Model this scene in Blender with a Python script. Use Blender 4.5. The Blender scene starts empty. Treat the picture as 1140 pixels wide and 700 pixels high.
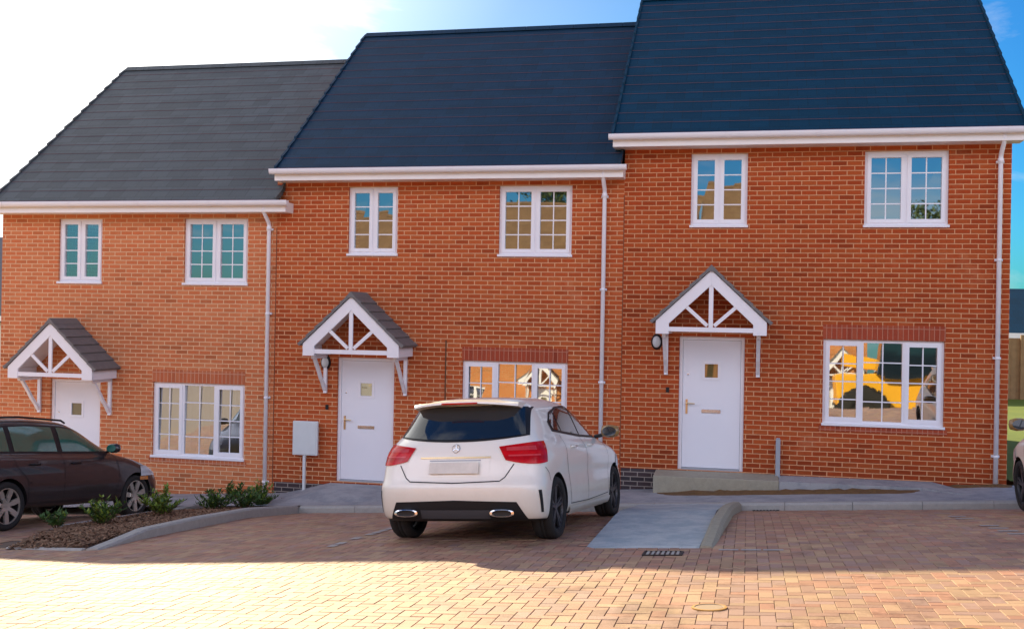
import bpy, bmesh, math, random
from mathutils import Vector, Matrix
from mathutils.bvhtree import BVHTree
random.seed(11)
R = math.radians
scene = bpy.context.scene
COL = scene.collection
world = bpy.data.worlds.new("World"); scene.world = world; world.use_nodes = True

# ------------------------------------------------------------------ ground height
TAB = [(-90,-3.8),(-45,-3.5),(-14,-3.3),(-5,-3.2),(0,-2.7),(2.5,-2.0),(5,-1.81),(7,-1.90),(9,-2.02),(11,-2.17),(13.6,-2.40),(15.71,-2.70),(17.4,-2.72),(80,-2.85),(400,-3.2)]
def G(X, y):
    d = y+17.36
    if d <= TAB[0][0]: z = TAB[0][1]
    elif d >= TAB[-1][0]: z = TAB[-1][1]
    else:
        for (a,za),(b,zb) in zip(TAB,TAB[1:]):
            if d <= b:
                z = za+(zb-za)*(d-a)/(b-a); break
    s = .062*max(-22,min(6,X))
    if X > 6: s += .02*min(X-6,30)
    if X < -22: s -= .02*min(-22-X,60)
    return z+2.6+s

# ------------------------------------------------------------------ node helpers
class NT:
    def __init__(s, m):
        s.m=m; s.t=m.node_tree; s.n=s.t.nodes; s.l=s.t.links
    def new(s, typ, **kw):
        n=s.n.new(typ)
        for k,v in kw.items(): setattr(n,k,v)
        return n
    def link(s,a,b): s.l.new(a,b)
    def val(s, sock, v):
        if isinstance(v,(int,float)): sock.default_value=v
        elif isinstance(v,(tuple,list)): sock.default_value=v
        else: s.link(v,sock)
    def math(s,op,a,b=0.0,c=None):
        n=s.new('ShaderNodeMath',operation=op); s.val(n.inputs[0],a); s.val(n.inputs[1],b)
        if c is not None: s.val(n.inputs[2],c)
        return n.outputs[0]
    def mix(s,f,a,b,mode='MIX'):
        n=s.new('ShaderNodeMix',data_type='RGBA',blend_type=mode); n.clamp_factor=True
        s.val(n.inputs[0],f); s.val(n.inputs[6],a); s.val(n.inputs[7],b); return n.outputs[2]
    def noise(s,scale,detail=3,vec=None,rough=.55):
        n=s.new('ShaderNodeTexNoise'); n.inputs['Scale'].default_value=scale; n.inputs['Detail'].default_value=detail
        n.inputs['Roughness'].default_value=rough
        if vec is not None: s.link(vec,n.inputs['Vector'])
        return n
    def ramp(s,fac,stops):
        n=s.new('ShaderNodeValToRGB'); s.link(fac,n.inputs[0]); e=n.color_ramp.elements
        while len(e)<len(stops): e.new(.5)
        for q,(p,c) in zip(e,stops): q.position=p; q.color=c if len(c)==4 else (*c,1)
        return n.outputs[0]
    def obj(s):
        return s.new('ShaderNodeTexCoord').outputs['Object']
def c4(c): return (c[0],c[1],c[2],1)
def newmat(name):
    m=bpy.data.materials.new(name); m.use_nodes=True
    t=NT(m); b=t.n['Principled BSDF']; return m,t,b
def simple(name,col,rough=.5,metal=0,var=.08,scale=6,coat=0,spec=.5,bump=0,bscale=60):
    m,t,b=newmat(name)
    n=t.noise(scale,4,t.obj())
    c=t.mix(n.outputs[0],c4([max(0,x*(1-var)) for x in col]),c4([min(1,x*(1+var)) for x in col]))
    t.link(c,b.inputs['Base Color']); b.inputs['Roughness'].default_value=rough
    b.inputs['Metallic'].default_value=metal; b.inputs['Coat Weight'].default_value=coat
    b.inputs['Coat Roughness'].default_value=.03
    b.inputs['Specular IOR Level'].default_value=spec
    if bump:
        n2=t.noise(bscale,4,t.obj()); bp=t.new('ShaderNodeBump'); bp.inputs['Strength'].default_value=bump; bp.inputs['Distance'].default_value=.01
        t.link(n2.outputs[0],bp.inputs['Height']); t.link(bp.outputs[0],b.inputs['Normal'])
    return m

def brickmat(name, c1, c2, mortar, bw=.225, rh=.075, ms=.0165, rot=False, off=.5, shift=(0,0), side=False):
    m,t,b=newmat(name)
    o=t.obj(); sep=t.new('ShaderNodeSeparateXYZ'); t.link(o,sep.inputs[0])
    cmb=t.new('ShaderNodeCombineXYZ')
    geo=t.new('ShaderNodeTexCoord'); sn=t.new('ShaderNodeSeparateXYZ'); t.link(geo.outputs['Normal'],sn.inputs[0])
    an=t.math('ABSOLUTE',sn.outputs[0]); sw=t.math('GREATER_THAN',an,.7)
    # on side faces run the courses along y
    mx=t.new('ShaderNodeMix',data_type='FLOAT'); t.link(sw,mx.inputs[0]); t.link(sep.outputs[0],mx.inputs[2]); t.link(sep.outputs[1],mx.inputs[3])
    u=t.math('ADD',mx.outputs[0],50+shift[0]); v=t.math('ADD',sep.outputs[2],30+shift[1])
    if rot: u,v=v,u
    # slight hand-laid wobble
    wn=t.noise(3.0,2,o); wob=t.math('MULTIPLY',t.math('SUBTRACT',wn.outputs[0],.5),.006)
    t.link(u,cmb.inputs[0]); t.link(t.math('ADD',v,wob),cmb.inputs[1])
    br=t.new('ShaderNodeTexBrick'); br.offset=off; br.squash=1
    t.link(cmb.outputs[0],br.inputs['Vector'])
    br.inputs['Scale'].default_value=1; br.inputs['Brick Width'].default_value=bw; br.inputs['Row Height'].default_value=rh
    br.inputs['Mortar Size'].default_value=ms/2; br.inputs['Mortar Smooth'].default_value=.25; br.inputs['Bias'].default_value=0
    br.inputs['Color1'].default_value=(0,0,0,1); br.inputs['Color2'].default_value=(1,1,1,1); br.inputs['Mortar'].default_value=(.5,.5,.5,1)
    bwv=t.new('ShaderNodeRGBToBW'); t.link(br.outputs['Color'],bwv.inputs[0])
    mid=tuple((a+d)/2*f for a,d,f in zip(c1,c2,(1.05,.9,.85)))
    col=t.ramp(bwv.outputs[0],[(0,c1),(.3,mid),(.62,c2),(.9,c1),(1,tuple(x*.72 for x in c1))])
    n1=t.noise(38,5,o,.7); n2=t.noise(.55,4,o); n3=t.noise(7,3,o)
    col=t.mix(t.math('MULTIPLY',n1.outputs[0],.55),col,c4([x*.5 for x in c1]),'MIX')
    # damp, splashed courses near the ground and pale bloom patches
    dmp=t.ramp(t.math('ADD',sep.outputs[2],t.math('MULTIPLY',n3.outputs[0],.5)),[(.10,(.66,.62,.60)),(.75,(1,1,1))])
    col=t.mix(1.0,col,dmp,'MULTIPLY')
    n4=t.noise(1.1,5,o,.7); col=t.mix(t.math('MULTIPLY',t.ramp(n4.outputs[0],[(.58,(0,0,0)),(.75,(1,1,1))]),.22),col,c4(mortar))
    g=t.ramp(n2.outputs[0],[(.25,(.80,.78,.78)),(.5,(1,1,1)),(.78,(1.0,1.0,1.0))])
    col=t.mix(1.0,col,g,'MULTIPLY')
    mcol=t.mix(n3.outputs[0],c4([x*.72 for x in mortar]),c4(mortar))
    # mortar partly smeared over brick faces
    col=t.mix(br.outputs['Fac'],col,mcol)
    t.link(col,b.inputs['Base Color']); b.inputs['Roughness'].default_value=.9; b.inputs['Specular IOR Level'].default_value=.25
    h=t.math('SUBTRACT',t.math('MULTIPLY',n1.outputs[0],.35),br.outputs['Fac'])
    bp=t.new('ShaderNodeBump'); bp.inputs['Strength'].default_value=.8; bp.inputs['Distance'].default_value=.008
    t.link(h,bp.inputs['Height']); t.link(bp.outputs[0],b.inputs['Normal'])
    return m

M={}
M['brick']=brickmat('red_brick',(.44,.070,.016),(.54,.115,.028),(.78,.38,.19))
M['brickM']=brickmat('red_brick_middle',(.51,.095,.025),(.61,.150,.042),(.84,.44,.23))  # same brick, paler partway toward the hazed left copy
M['brickL']=brickmat('red_brick_left_haze',(.67,.20,.075),(.76,.27,.11),(.90,.56,.32))  # same brick with the sun haze on the left painted in
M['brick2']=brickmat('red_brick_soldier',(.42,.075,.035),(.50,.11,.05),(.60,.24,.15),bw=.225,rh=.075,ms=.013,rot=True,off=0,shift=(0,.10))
M['brick2L']=brickmat('red_brick_soldier_left_haze',(.56,.155,.065),(.66,.21,.09),(.74,.38,.24),bw=.225,rh=.075,ms=.013,rot=True,off=0,shift=(0,.10))  # lintel bricks lightened likewise, haze mixed into the colour
M['bluebrick']=brickmat('engineering_brick',(.09,.075,.085),(.13,.10,.11),(.36,.30,.26))
M['brickopp']=brickmat('orange_brick',(.62,.22,.06),(.70,.28,.09),(.66,.42,.25))
M['white']=simple('white_upvc',(.86,.85,.88),.32,0,.03,3,spec=.5)
M['cream']=simple('white_fascia',(.88,.84,.80),.4,0,.05,2)
M['doorw']=simple('door_skin',(.84,.84,.88),.38,0,.03,2,bump=.05,bscale=200)
M['grey']=simple('grey_frame',(.35,.38,.42),.4)
M['blk']=simple('black_plastic',(.012,.012,.013),.45,spec=.4)
M['dkgrey']=simple('dark_grey_plastic',(.05,.05,.055),.5)
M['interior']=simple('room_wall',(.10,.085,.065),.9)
M['blind']=simple('window_blind',(.33,.22,.08),.8,var=.25,scale=2)
M['chrome']=simple('chrome',(.8,.8,.8),.15,1)
M['brass']=simple('brass',(.75,.55,.30),.3,1)
M['lampglass']=simple('lamp_diffuser',(.66,.70,.70),.35)
M['soil']=simple('soil',(.12,.06,.035),.95,var=.5,scale=30,bump=.8,bscale=50)
M['mound']=simple('earth',(.16,.085,.03),.95,var=.5,scale=20,bump=.8,bscale=40)
M['timber']=simple('fence_timber',(.30,.19,.085),.8,var=.35,scale=5)
M['iron']=simple('cast_iron',(.03,.028,.028),.6,.3)
M['rust']=simple('rusty_ring',(.45,.24,.06),.6,.2,var=.3)
M['mat']=simple('mat_rubber',(.06,.055,.05),.9)
M['creamr']=simple('cream_render',(.72,.66,.52),.8)
def concrete(name,col,blotch,rough=.85):
    m,t,b=newmat(name); o=t.obj()
    n1=t.noise(2.6,6,o,.72); n2=t.noise(60,4,o,.7); n3=t.noise(14,5,o,.7)
    c=t.mix(t.ramp(n1.outputs[0],[(.42,(0,0,0)),(.56,(1,1,1))]),c4([x*.78 for x in col]),c4(blotch))
    c=t.mix(t.math('MULTIPLY',n2.outputs[0],.7),c,c4([x*.35 for x in col]))
    c=t.mix(t.math('MULTIPLY',n3.outputs[0],.45),c,c4([x*1.7 for x in col]))
    t.link(c,b.inputs['Base Color']); b.inputs['Roughness'].default_value=rough
    bp=t.new('ShaderNodeBump'); bp.inputs['Strength'].default_value=.5; bp.inputs['Distance'].default_value=.006
    t.link(n2.outputs[0],bp.inputs['Height']); t.link(bp.outputs[0],b.inputs['Normal']); return m
M['path']=concrete('path_tarmac',(.32,.34,.36),(.46,.45,.44))
M['kerb']=concrete('kerb_concrete',(.46,.44,.40),(.36,.34,.31))
M['step']=concrete('step_concrete',(.42,.38,.28),(.30,.28,.22))
M['ramp']=concrete('ramp_tarmac',(.40,.47,.50),(.58,.58,.54))
def grassmat():
    m,t,b=newmat('grass'); o=t.obj(); n=t.noise(1.2,5,o); n2=t.noise(25,4,o)
    c=t.mix(n.outputs[0],(.06,.13,.006,1),(.24,.28,.010,1)); c=t.mix(t.math('MULTIPLY',n2.outputs[0],.6),c,(.05,.10,.01,1))
    t.link(c,b.inputs['Base Color']); b.inputs['Roughness'].default_value=.9; return m
M['grass']=grassmat()
def roofmat(name,col,butt=False):
    m,t,b=newmat(name); o=t.obj(); sep=t.new('ShaderNodeSeparateXYZ'); t.link(o,sep.inputs[0])
    cmb=t.new('ShaderNodeCombineXYZ'); t.link(t.math('ADD',sep.outputs[0],60),cmb.inputs[0]); t.link(t.math('ADD',t.math('MULTIPLY',sep.outputs[1],1/math.cos(R(38.3))),40.002+ .38/math.cos(R(38.3))),cmb.inputs[1])
    br=t.new('ShaderNodeTexBrick'); br.offset=.5; t.link(cmb.outputs[0],br.inputs['Vector']); br.inputs['Scale'].default_value=1
    br.inputs['Brick Width'].default_value=.30; br.inputs['Row Height'].default_value=.34; br.inputs['Mortar Size'].default_value=.005; br.inputs['Mortar Smooth'].default_value=.2
    br.inputs['Color1'].default_value=c4([x*.82 for x in col]); br.inputs['Color2'].default_value=c4([x*1.22 for x in col]); br.inputs['Mortar'].default_value=c4([x*.35 for x in col])
    n=t.noise(1.3,5,o,.6); n2=t.noise(45,4,o,.7)
    c=t.mix(t.math('MULTIPLY',n.outputs[0],.5),br.outputs['Color'],c4([col[0]*1.6,col[1]*1.3,col[2]*1.1]))
    c=t.mix(t.math('MULTIPLY',n2.outputs[0],.5),c,c4([x*.55 for x in col]))
    t.link(c,b.inputs['Base Color'])
    t.link(t.math('ADD',t.math('MULTIPLY',n2.outputs[0],.3),.42),b.inputs['Roughness']); b.inputs['Specular IOR Level'].default_value=.22
    bp=t.new('ShaderNodeBump'); bp.inputs['Strength'].default_value=.35; bp.inputs['Distance'].default_value=.006
    t.link(t.math('SUBTRACT',n2.outputs[0],br.outputs['Fac']),bp.inputs['Height']); t.link(bp.outputs[0],b.inputs['Normal']); return m
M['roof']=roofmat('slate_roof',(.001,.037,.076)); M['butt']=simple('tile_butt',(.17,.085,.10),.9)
M['roofM']=roofmat('slate_roof_middle',(.009,.036,.072)); M['roofL']=roofmat('slate_roof_left_haze',(.095,.108,.112)); M['joint_dark']=simple('movement_joint_sealant',(.22,.07,.03),.9)  # left roof greyed by painted-in sun haze, middle roof only slightly
M['roofgrey']=simple('canopy_tiles',(.17,.16,.155),.75,var=.25,scale=8,bump=.4,bscale=50)
M['roofbrown']=roofmat('brown_roof',(.20,.13,.075))
def glassmat(name,refl=.5,tint=(.9,.95,1),wav=.02):
    m,t,b=newmat(name); t.n.remove(b); out=t.n['Material Output']
    g=t.new('ShaderNodeBsdfGlossy'); g.inputs['Color'].default_value=c4(tint); g.inputs['Roughness'].default_value=.015
    tr=t.new('ShaderNodeBsdfTransparent'); tr.inputs['Color'].default_value=(.80,.86,.86,1)
    lw=t.new('ShaderNodeLayerWeight'); lw.inputs['Blend'].default_value=.25
    f=t.math('ADD',t.math('MULTIPLY',lw.outputs['Fresnel'],.5),refl)
    mx=t.new('ShaderNodeMixShader'); t.link(f,mx.inputs[0]); t.link(tr.outputs[0],mx.inputs[1]); t.link(g.outputs[0],mx.inputs[2]); t.link(mx.outputs[0],out.inputs[0])
    n=t.noise(1.7,1,t.obj()); bp=t.new('ShaderNodeBump'); bp.inputs['Strength'].default_value=wav; bp.inputs['Distance'].default_value=.05
    t.link(n.outputs[0],bp.inputs['Height']); t.link(bp.outputs[0],g.inputs['Normal']); return m
M['glass']=glassmat('window_glass',.46,wav=.022)
M['doorglass']=glassmat('door_glass',.12)
M['carglass']=simple('car_glass',(.012,.02,.028),.05,0,.1,2,spec=.9,coat=.6)
M['carglassg']=simple('green_car_glass',(.02,.13,.095),.06,0,.5,2.5,spec=.9,coat=.5)
M['carwhite']=simple('white_car_paint',(.78,.755,.71),.32,0,.05,4,coat=.8,bump=.01)
def dustypaint():
    m,t,b=newmat('white_dusty_paint'); o=t.obj(); sep=t.new('ShaderNodeSeparateXYZ'); t.link(o,sep.inputs[0])
    n=t.noise(7,5,o,.7)
    low=t.ramp(t.math('ADD',sep.outputs[2],t.math('MULTIPLY',n.outputs[0],.25)),[(.30,(1,1,1)),(.75,(0,0,0))])
    c=t.mix(t.math('MULTIPLY',low,.55),(.90,.87,.78,1),(.62,.50,.34,1))
    t.link(c,b.inputs['Base Color']); b.inputs['Roughness'].default_value=.38; b.inputs['Coat Weight'].default_value=.85; b.inputs['Coat Roughness'].default_value=.04
    return m
M['carwhite']=dustypaint()
M['mirror']=simple('mirror_shell_flare_tint',(.30,.17,.05),.3,0,.1,4,coat=.6)  # brown-gold base colour holds a lens-flare tint, not the shell's own paint
M['cardark']=simple('dark_car_paint',(.034,.026,.029),.38,.25,.1,4,coat=.7)
M['tyre']=simple('tyre_rubber',(.018,.017,.016),.85,var=.3,scale=20)
M['rimdark']=simple('dark_alloy',(.10,.10,.11),.35,.6)
M['rimsilver']=simple('silver_alloy',(.62,.58,.52),.3,.7)
def lampmat(name,c,em=0.0):
    m,t,b=newmat(name); o=t.obj(); sep=t.new('ShaderNodeSeparateXYZ'); t.link(o,sep.inputs[0])
    w=t.math('SINE',t.math('MULTIPLY',sep.outputs[2],70)); n=t.noise(14,3,o)
    col=t.mix(t.math('MULTIPLY',t.math('ADD',t.math('MULTIPLY',w,.5),.5),n.outputs[0]),c4(c),c4([x*.5 for x in c]))
    t.link(col,b.inputs['Base Color']); b.inputs['Roughness'].default_value=.12; b.inputs['Coat Weight'].default_value=.12
    b.inputs['Specular IOR Level'].default_value=.35; return m
M['red']=lampmat('tail_lamp_red',(.60,.004,.006)); M['redl']=lampmat('tail_lamp_light',(.72,.07,.08))
M['clear']=lampmat('head_lamp',(.65,.68,.70)); M['amber']=lampmat('indicator_amber',(.75,.25,.03))
M['plate']=simple('number_plate',(.70,.66,.58),.4,var=.25,scale=9)
M['leaf']=simple('shrub_leaf',(.042,.10,.016),.6,var=.5,scale=30); M['leafl']=simple('shrub_leaf_light',(.17,.25,.025),.55,var=.4,scale=30)
M['treeleaf']=simple('tree_leaf',(.06,.09,.025),.6,var=.5,scale=4)
M['stem']=simple('stem',(.10,.06,.03),.8)
M['yellow']=simple('machine_yellow',(.85,.42,.02),.35,var=.08,coat=.3); M['blue']=simple('machine_blue',(.01,.10,.45),.4)
M['palemark']=simple('pale_marking_block',(.42,.38,.36),.8,var=.2,scale=9)

# paver material with per-paver colour attribute
def pavermat():
    m,t,b=newmat('block_paving'); a=t.new('ShaderNodeAttribute'); a.attribute_name='pcol'
    o=t.obj(); n=t.noise(70,3,o,.7); n2=t.noise(.5,4,o)
    c=t.mix(t.math('MULTIPLY',n.outputs[0],.4),a.outputs['Color'],t.mix(1,a.outputs['Color'],(.55,.5,.45,1),'MULTIPLY'))
    c=t.mix(1,c,t.ramp(n2.outputs[0],[(.3,(.85,.80,.82)),(.6,(1,1,1))]),'MULTIPLY')
    n3=t.noise(2.2,6,o,.75); c=t.mix(1,c,t.ramp(n3.outputs[0],[(.34,(.66,.62,.60)),(.46,(1,1,1)),(.62,(1,1,1)),(.8,(1.0,.93,.85))]),'MULTIPLY')
    t.link(c,b.inputs['Base Color']); b.inputs['Roughness'].default_value=.62; b.inputs['Specular IOR Level'].default_value=.30
    bp=t.new('ShaderNodeBump'); bp.inputs['Strength'].default_value=.35; bp.inputs['Distance'].default_value=.004
    t.link(n.outputs[0],bp.inputs['Height']); t.link(bp.outputs[0],b.inputs['Normal']); return m
M['paver']=pavermat()
M['joint']=simple('paving_joint',(.15,.10,.07),.95)
M['fareground']=concrete('far_paving',(.46,.36,.27),(.38,.29,.22))

# ------------------------------------------------------------------ mesh helpers
class MB:
    def __init__(s): s.v=[]; s.f=[]; s.mi=[]
    def add(s,vs,fs,mi=0):
        o=len(s.v); s.v+= [tuple(v) for v in vs]
        for f in fs: s.f.append(tuple(o+i for i in f)); s.mi.append(mi)
        return s
    def box(s,x0,x1,y0,y1,z0,z1,mi=0):
        vs=[(x0,y0,z0),(x1,y0,z0),(x1,y1,z0),(x0,y1,z0),(x0,y0,z1),(x1,y0,z1),(x1,y1,z1),(x0,y1,z1)]
        return s.add(vs,[(0,3,2,1),(4,5,6,7),(0,1,5,4),(1,2,6,5),(2,3,7,6),(3,0,4,7)],mi)
    def bar(s,a,b,w,h,up=(0,1,0),mi=0):
        a=Vector(a); b=Vector(b); d=(b-a).normalized(); u=Vector(up); u=(u-d*u.dot(d)).normalized(); r=d.cross(u)
        vs=[p+r*sx*w/2+u*sy*h/2 for p in (a,b) for sx,sy in ((-1,-1),(1,-1),(1,1),(-1,1))]
        return s.add(vs,[(3,2,1,0),(4,5,6,7),(0,1,5,4),(1,2,6,5),(2,3,7,6),(3,0,4,7)],mi)
    def tube(s,pts,rad,n=12,mi=0,caps=True):
        pts=[Vector(p) for p in pts]; rings=[]
        rr=rad if isinstance(rad,(list,tuple)) else [rad]*len(pts)
        for i,p in enumerate(pts):
            d=(pts[min(i+1,len(pts)-1)]-pts[max(i-1,0)]).normalized()
            u=Vector((0,0,1)) if abs(d.z)<.9 else Vector((0,1,0)); u=(u-d*u.dot(d)).normalized(); r=d.cross(u)
            rings.append([p+(r*math.cos(t)+u*math.sin(t))*rr[i] for t in [2*math.pi*k/n for k in range(n)]])
        vs=[v for q in rings for v in q]; fs=[]
        for i in range(len(pts)-1):
            for k in range(n): fs.append((i*n+k,i*n+(k+1)%n,(i+1)*n+(k+1)%n,(i+1)*n+k))
        if caps: fs.append(tuple(range(n-1,-1,-1))); fs.append(tuple((len(pts)-1)*n+k for k in range(n)))
        return s.add(vs,fs,mi)
    def lathe(s,prof,n=32,axis='y',c=(0,0,0),mi=0):
        vs=[];fs=[];m=len(prof)
        for k in range(n):
            t=2*math.pi*k/n
            for (r,h) in prof:
                if axis=='y': vs.append((c[0]+r*math.cos(t),c[1]+h,c[2]+r*math.sin(t)))
                else: vs.append((c[0]+r*math.cos(t),c[1]+r*math.sin(t),c[2]+h))
        for k in range(n):
            for i in range(m-1):
                a=k*m+i; b=((k+1)%n)*m+i; fs.append((a,b,b+1,a+1))
        return s.add(vs,fs,mi)
    def prism(s,poly,y0,y1,mi=0):
        n=len(poly); vs=[(x,y0,z) for x,z in poly]+[(x,y1,z) for x,z in poly]
        fs=[tuple(range(n)),tuple(range(2*n-1,n-1,-1))]+[(i,i+n,(i+1)%n+n,(i+1)%n) for i in range(n)]
        return s.add(vs,fs,mi)
    def build(s,name,mats,parent=None,smooth=False,bevel=0,fix=True):
        me=bpy.data.meshes.new(name); me.from_pydata(s.v,[],s.f)
        if not isinstance(mats,(list,tuple)): mats=[mats]
        for m in mats: me.materials.append(m)
        me.polygons.foreach_set('material_index',s.mi)
        if fix:
            bm=bmesh.new(); bm.from_mesh(me); bmesh.ops.recalc_face_normals(bm,faces=bm.faces); bm.to_mesh(me); bm.free()
        if smooth: me.polygons.foreach_set('use_smooth',[True]*len(me.polygons))
        me.update()
        o=bpy.data.objects.new(name,me); COL.objects.link(o)
        if parent is not None: o.parent=parent
        if bevel:
            b=o.modifiers.new('bevel','BEVEL'); b.width=bevel; b.segments=2; b.limit_method='ANGLE'
        return o
def empty(name,loc=(0,0,0),rz=0):
    o=bpy.data.objects.new(name,None); o.empty_display_size=.2; COL.objects.link(o); o.location=loc; o.rotation_euler=(0,0,rz); return o
def tag(o,label=None,cat=None,group=None,kind=None):
    if label: o['label']=label
    if cat: o['category']=cat
    if group: o['group']=group
    if kind: o['kind']=kind
    return o
def children(o): return [c for c in bpy.data.objects if c.parent==o]
def copy_tree(o,parent=None):
    c=o.copy(); COL.objects.link(c); c.parent=parent
    for ch in children(o): copy_tree(ch,c)
    return c

# ------------------------------------------------------------------ HOUSES
PIT=R(38.3); TP=math.tan(PIT); RY=3.9
def sawroof(mb,x0,x1,ye,ze,yr,courses=16,rev=False):
    # stepped tile courses from the eaves up to the ridge, front slope only
    zr=ze+(yr-ye)*TP; dy=(yr-ye)/courses; th=.011
    n=Vector((0,-math.sin(PIT),math.cos(PIT)))
    for k in range(courses):
        ya=ye+dy*k; za=ze+dy*k*TP; yb=ye+dy*(k+1)+.03; zb=ze+(dy*(k+1)+.03)*TP
        if k==courses-1: yb=yr; zb=zr
        j0=random.uniform(-.01,.01) ; j1=random.uniform(-.01,.01)
        A=(ya-n.z*0,za); xx0=x0+j0; xx1=x1+j1
        a0=(xx0,ya+n.y*th,za+n.z*th); a1=(xx1,ya+n.y*th,za+n.z*th)
        b0=(xx0,yb,zb+.004); b1=(xx1,yb,zb+.004)
        c0=(xx0,ya,za-.004); c1=(xx1,ya,za-.004)
        mb.add([a0,a1,b1,b0],[(0,1,2,3)],0); mb.add([c0,c1,a1,a0],[(0,1,2,3)],1)
        mb.add([c0,a0,b0],[(0,1,2)],1); mb.add([c1,b1,a1],[(0,1,2)],1)

def wall_holes(mb,x0,x1,z0,z1,holes,y=0,depth=.085,mi=0):
    xs=sorted({x0,x1,*[h[0] for h in holes],*[h[1] for h in holes]}); zs=sorted({z0,z1,*[h[2] for h in holes],*[h[3] for h in holes]})
    for xa,xb in zip(xs,xs[1:]):
        for za,zb in zip(zs,zs[1:]):
            cx=(xa+xb)/2; cz=(za+zb)/2
            if any(h[0]<cx<h[1] and h[2]<cz<h[3] for h in holes): continue
            mb.add([(xa,y,za),(xb,y,za),(xb,y,zb),(xa,y,zb)],[(0,1,2,3)],mi)
    for a,b,c,d in holes:
        Y=y+depth+.08
        mb.add([(a,y,c),(a,Y,c),(a,Y,d),(a,y,d)],[(0,1,2,3)],mi); mb.add([(b,y,c),(b,y,d),(b,Y,d),(b,Y,c)],[(0,1,2,3)],mi)
        mb.add([(a,y,d),(a,Y,d),(b,Y,d),(b,y,d)],[(0,1,2,3)],mi); mb.add([(a,y,c),(b,y,c),(b,Y,c),(a,Y,c)],[(0,1,2,3)],mi)

def window(house,x0,x1,z0,z1,lights,rows=4,tilt=0,proud=.0,blind=None,seed=0):
    """lights: list of (relative width, columns, opening?)"""
    rnd=random.Random(seed)
    mb=MB(); y=.045; D=.065; fw=.045
    g=.0015
    x0+=g;x1-=g;z0+=g;z1-=g
    mb.box(x0,x1,y,y+D,z1-fw,z1); mb.box(x0,x1,y,y+D,z0,z0+fw)
    mb.box(x0,x0+fw,y,y+D,z0+fw,z1-fw); mb.box(x1-fw,x1,y,y+D,z0+fw,z1-fw)
    tot=sum(l[0] for l in lights); iw=(x1-x0-2*fw); mull=.045; iw2=iw-mull*(len(lights)-1); x=x0+fw
    frame=None; panes=[]; bars=MB()
    for i,(rw,colsn,op) in enumerate(lights):
        w=iw2*rw/tot; a=x; b=x+w; za=z0+fw; zb=z1-fw
        if i<len(lights)-1: mb.box(b,b+mull,y,y+D,za,zb)
        if op:
            s=.052; yo=y-.014
            mb.box(a-.006,b+.006,yo,yo+.04,zb-s,zb+.006); mb.box(a-.006,b+.006,yo,yo+.04,za-.006,za+s)
            mb.box(a-.006,a+s,yo,yo+.04,za+s,zb-s); mb.box(b-s,b+.006,yo,yo+.04,za+s,zb-s)
            pa,pb,pc,pd=a+s,b-s,za+s,zb-s
        else:
            pa,pb,pc,pd=a,b,za,zb
        yg=y+.022; bw=.018
        for k in range(1,rows): 
            zz=pc+(pd-pc)*k/rows; bars.box(pa,pb,yg-.006,yg-.002,zz-bw/2,zz+bw/2)
        for k in range(1,colsn):
            xx=pa+(pb-pa)*k/colsn
            for q in range(rows):
                q0=pc+(pd-pc)*q/rows+(bw/2 if q else 0); q1=pc+(pd-pc)*(q+1)/rows-(bw/2 if q<rows-1 else 0)
                bars.box(xx-bw/2,xx+bw/2,yg-.006,yg-.002,q0,q1)
        panes.append((pa,pb,pc,pd,yg,bars)); bars=MB(); x=b+mull
    frame=mb.build('window',M['white'],house)
    for (pa,pb,pc,pd,yg,bars) in panes:
        bars.build('glazing_bars',M['white'],frame)
        t1=rnd.uniform(-.0016,.0016); t2=rnd.uniform(-.0016,.0016)
        # each sealed unit sits very slightly out of true
        tt=tilt*(pd-pc)
        MB().add([(pa,yg+t1,pc),(pb,yg-t1+t2,pc),(pb,yg-t1+tt,pd),(pa,yg+t1+t2+tt,pd)],[(0,1,2,3)]).build('pane',M['glass'],frame,fix=False)
    # upvc sill
    sl=MB(); sl.box(x0-.018,x1+.018,-.035,.045,z0-.035,z0+.004); sl.build('sill',M['white'],frame,bevel=.005)
    if blind:
        b=MB(); 
        nn=int((x1-x0)/.12)
        for k in range(nn):
            xa=x0+(x1-x0)*k/nn; xb=x0+(x1-x0)*(k+1)/nn
            b.add([(xa,.20+.03*(k%2),z0),(xb,.20+.03*((k+1)%2),z0),(xb,.20+.03*((k+1)%2),z1),(xa,.20+.03*(k%2),z1)],[(0,1,2,3)])
        b.build('curtain',blind,frame)
    return frame

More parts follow.
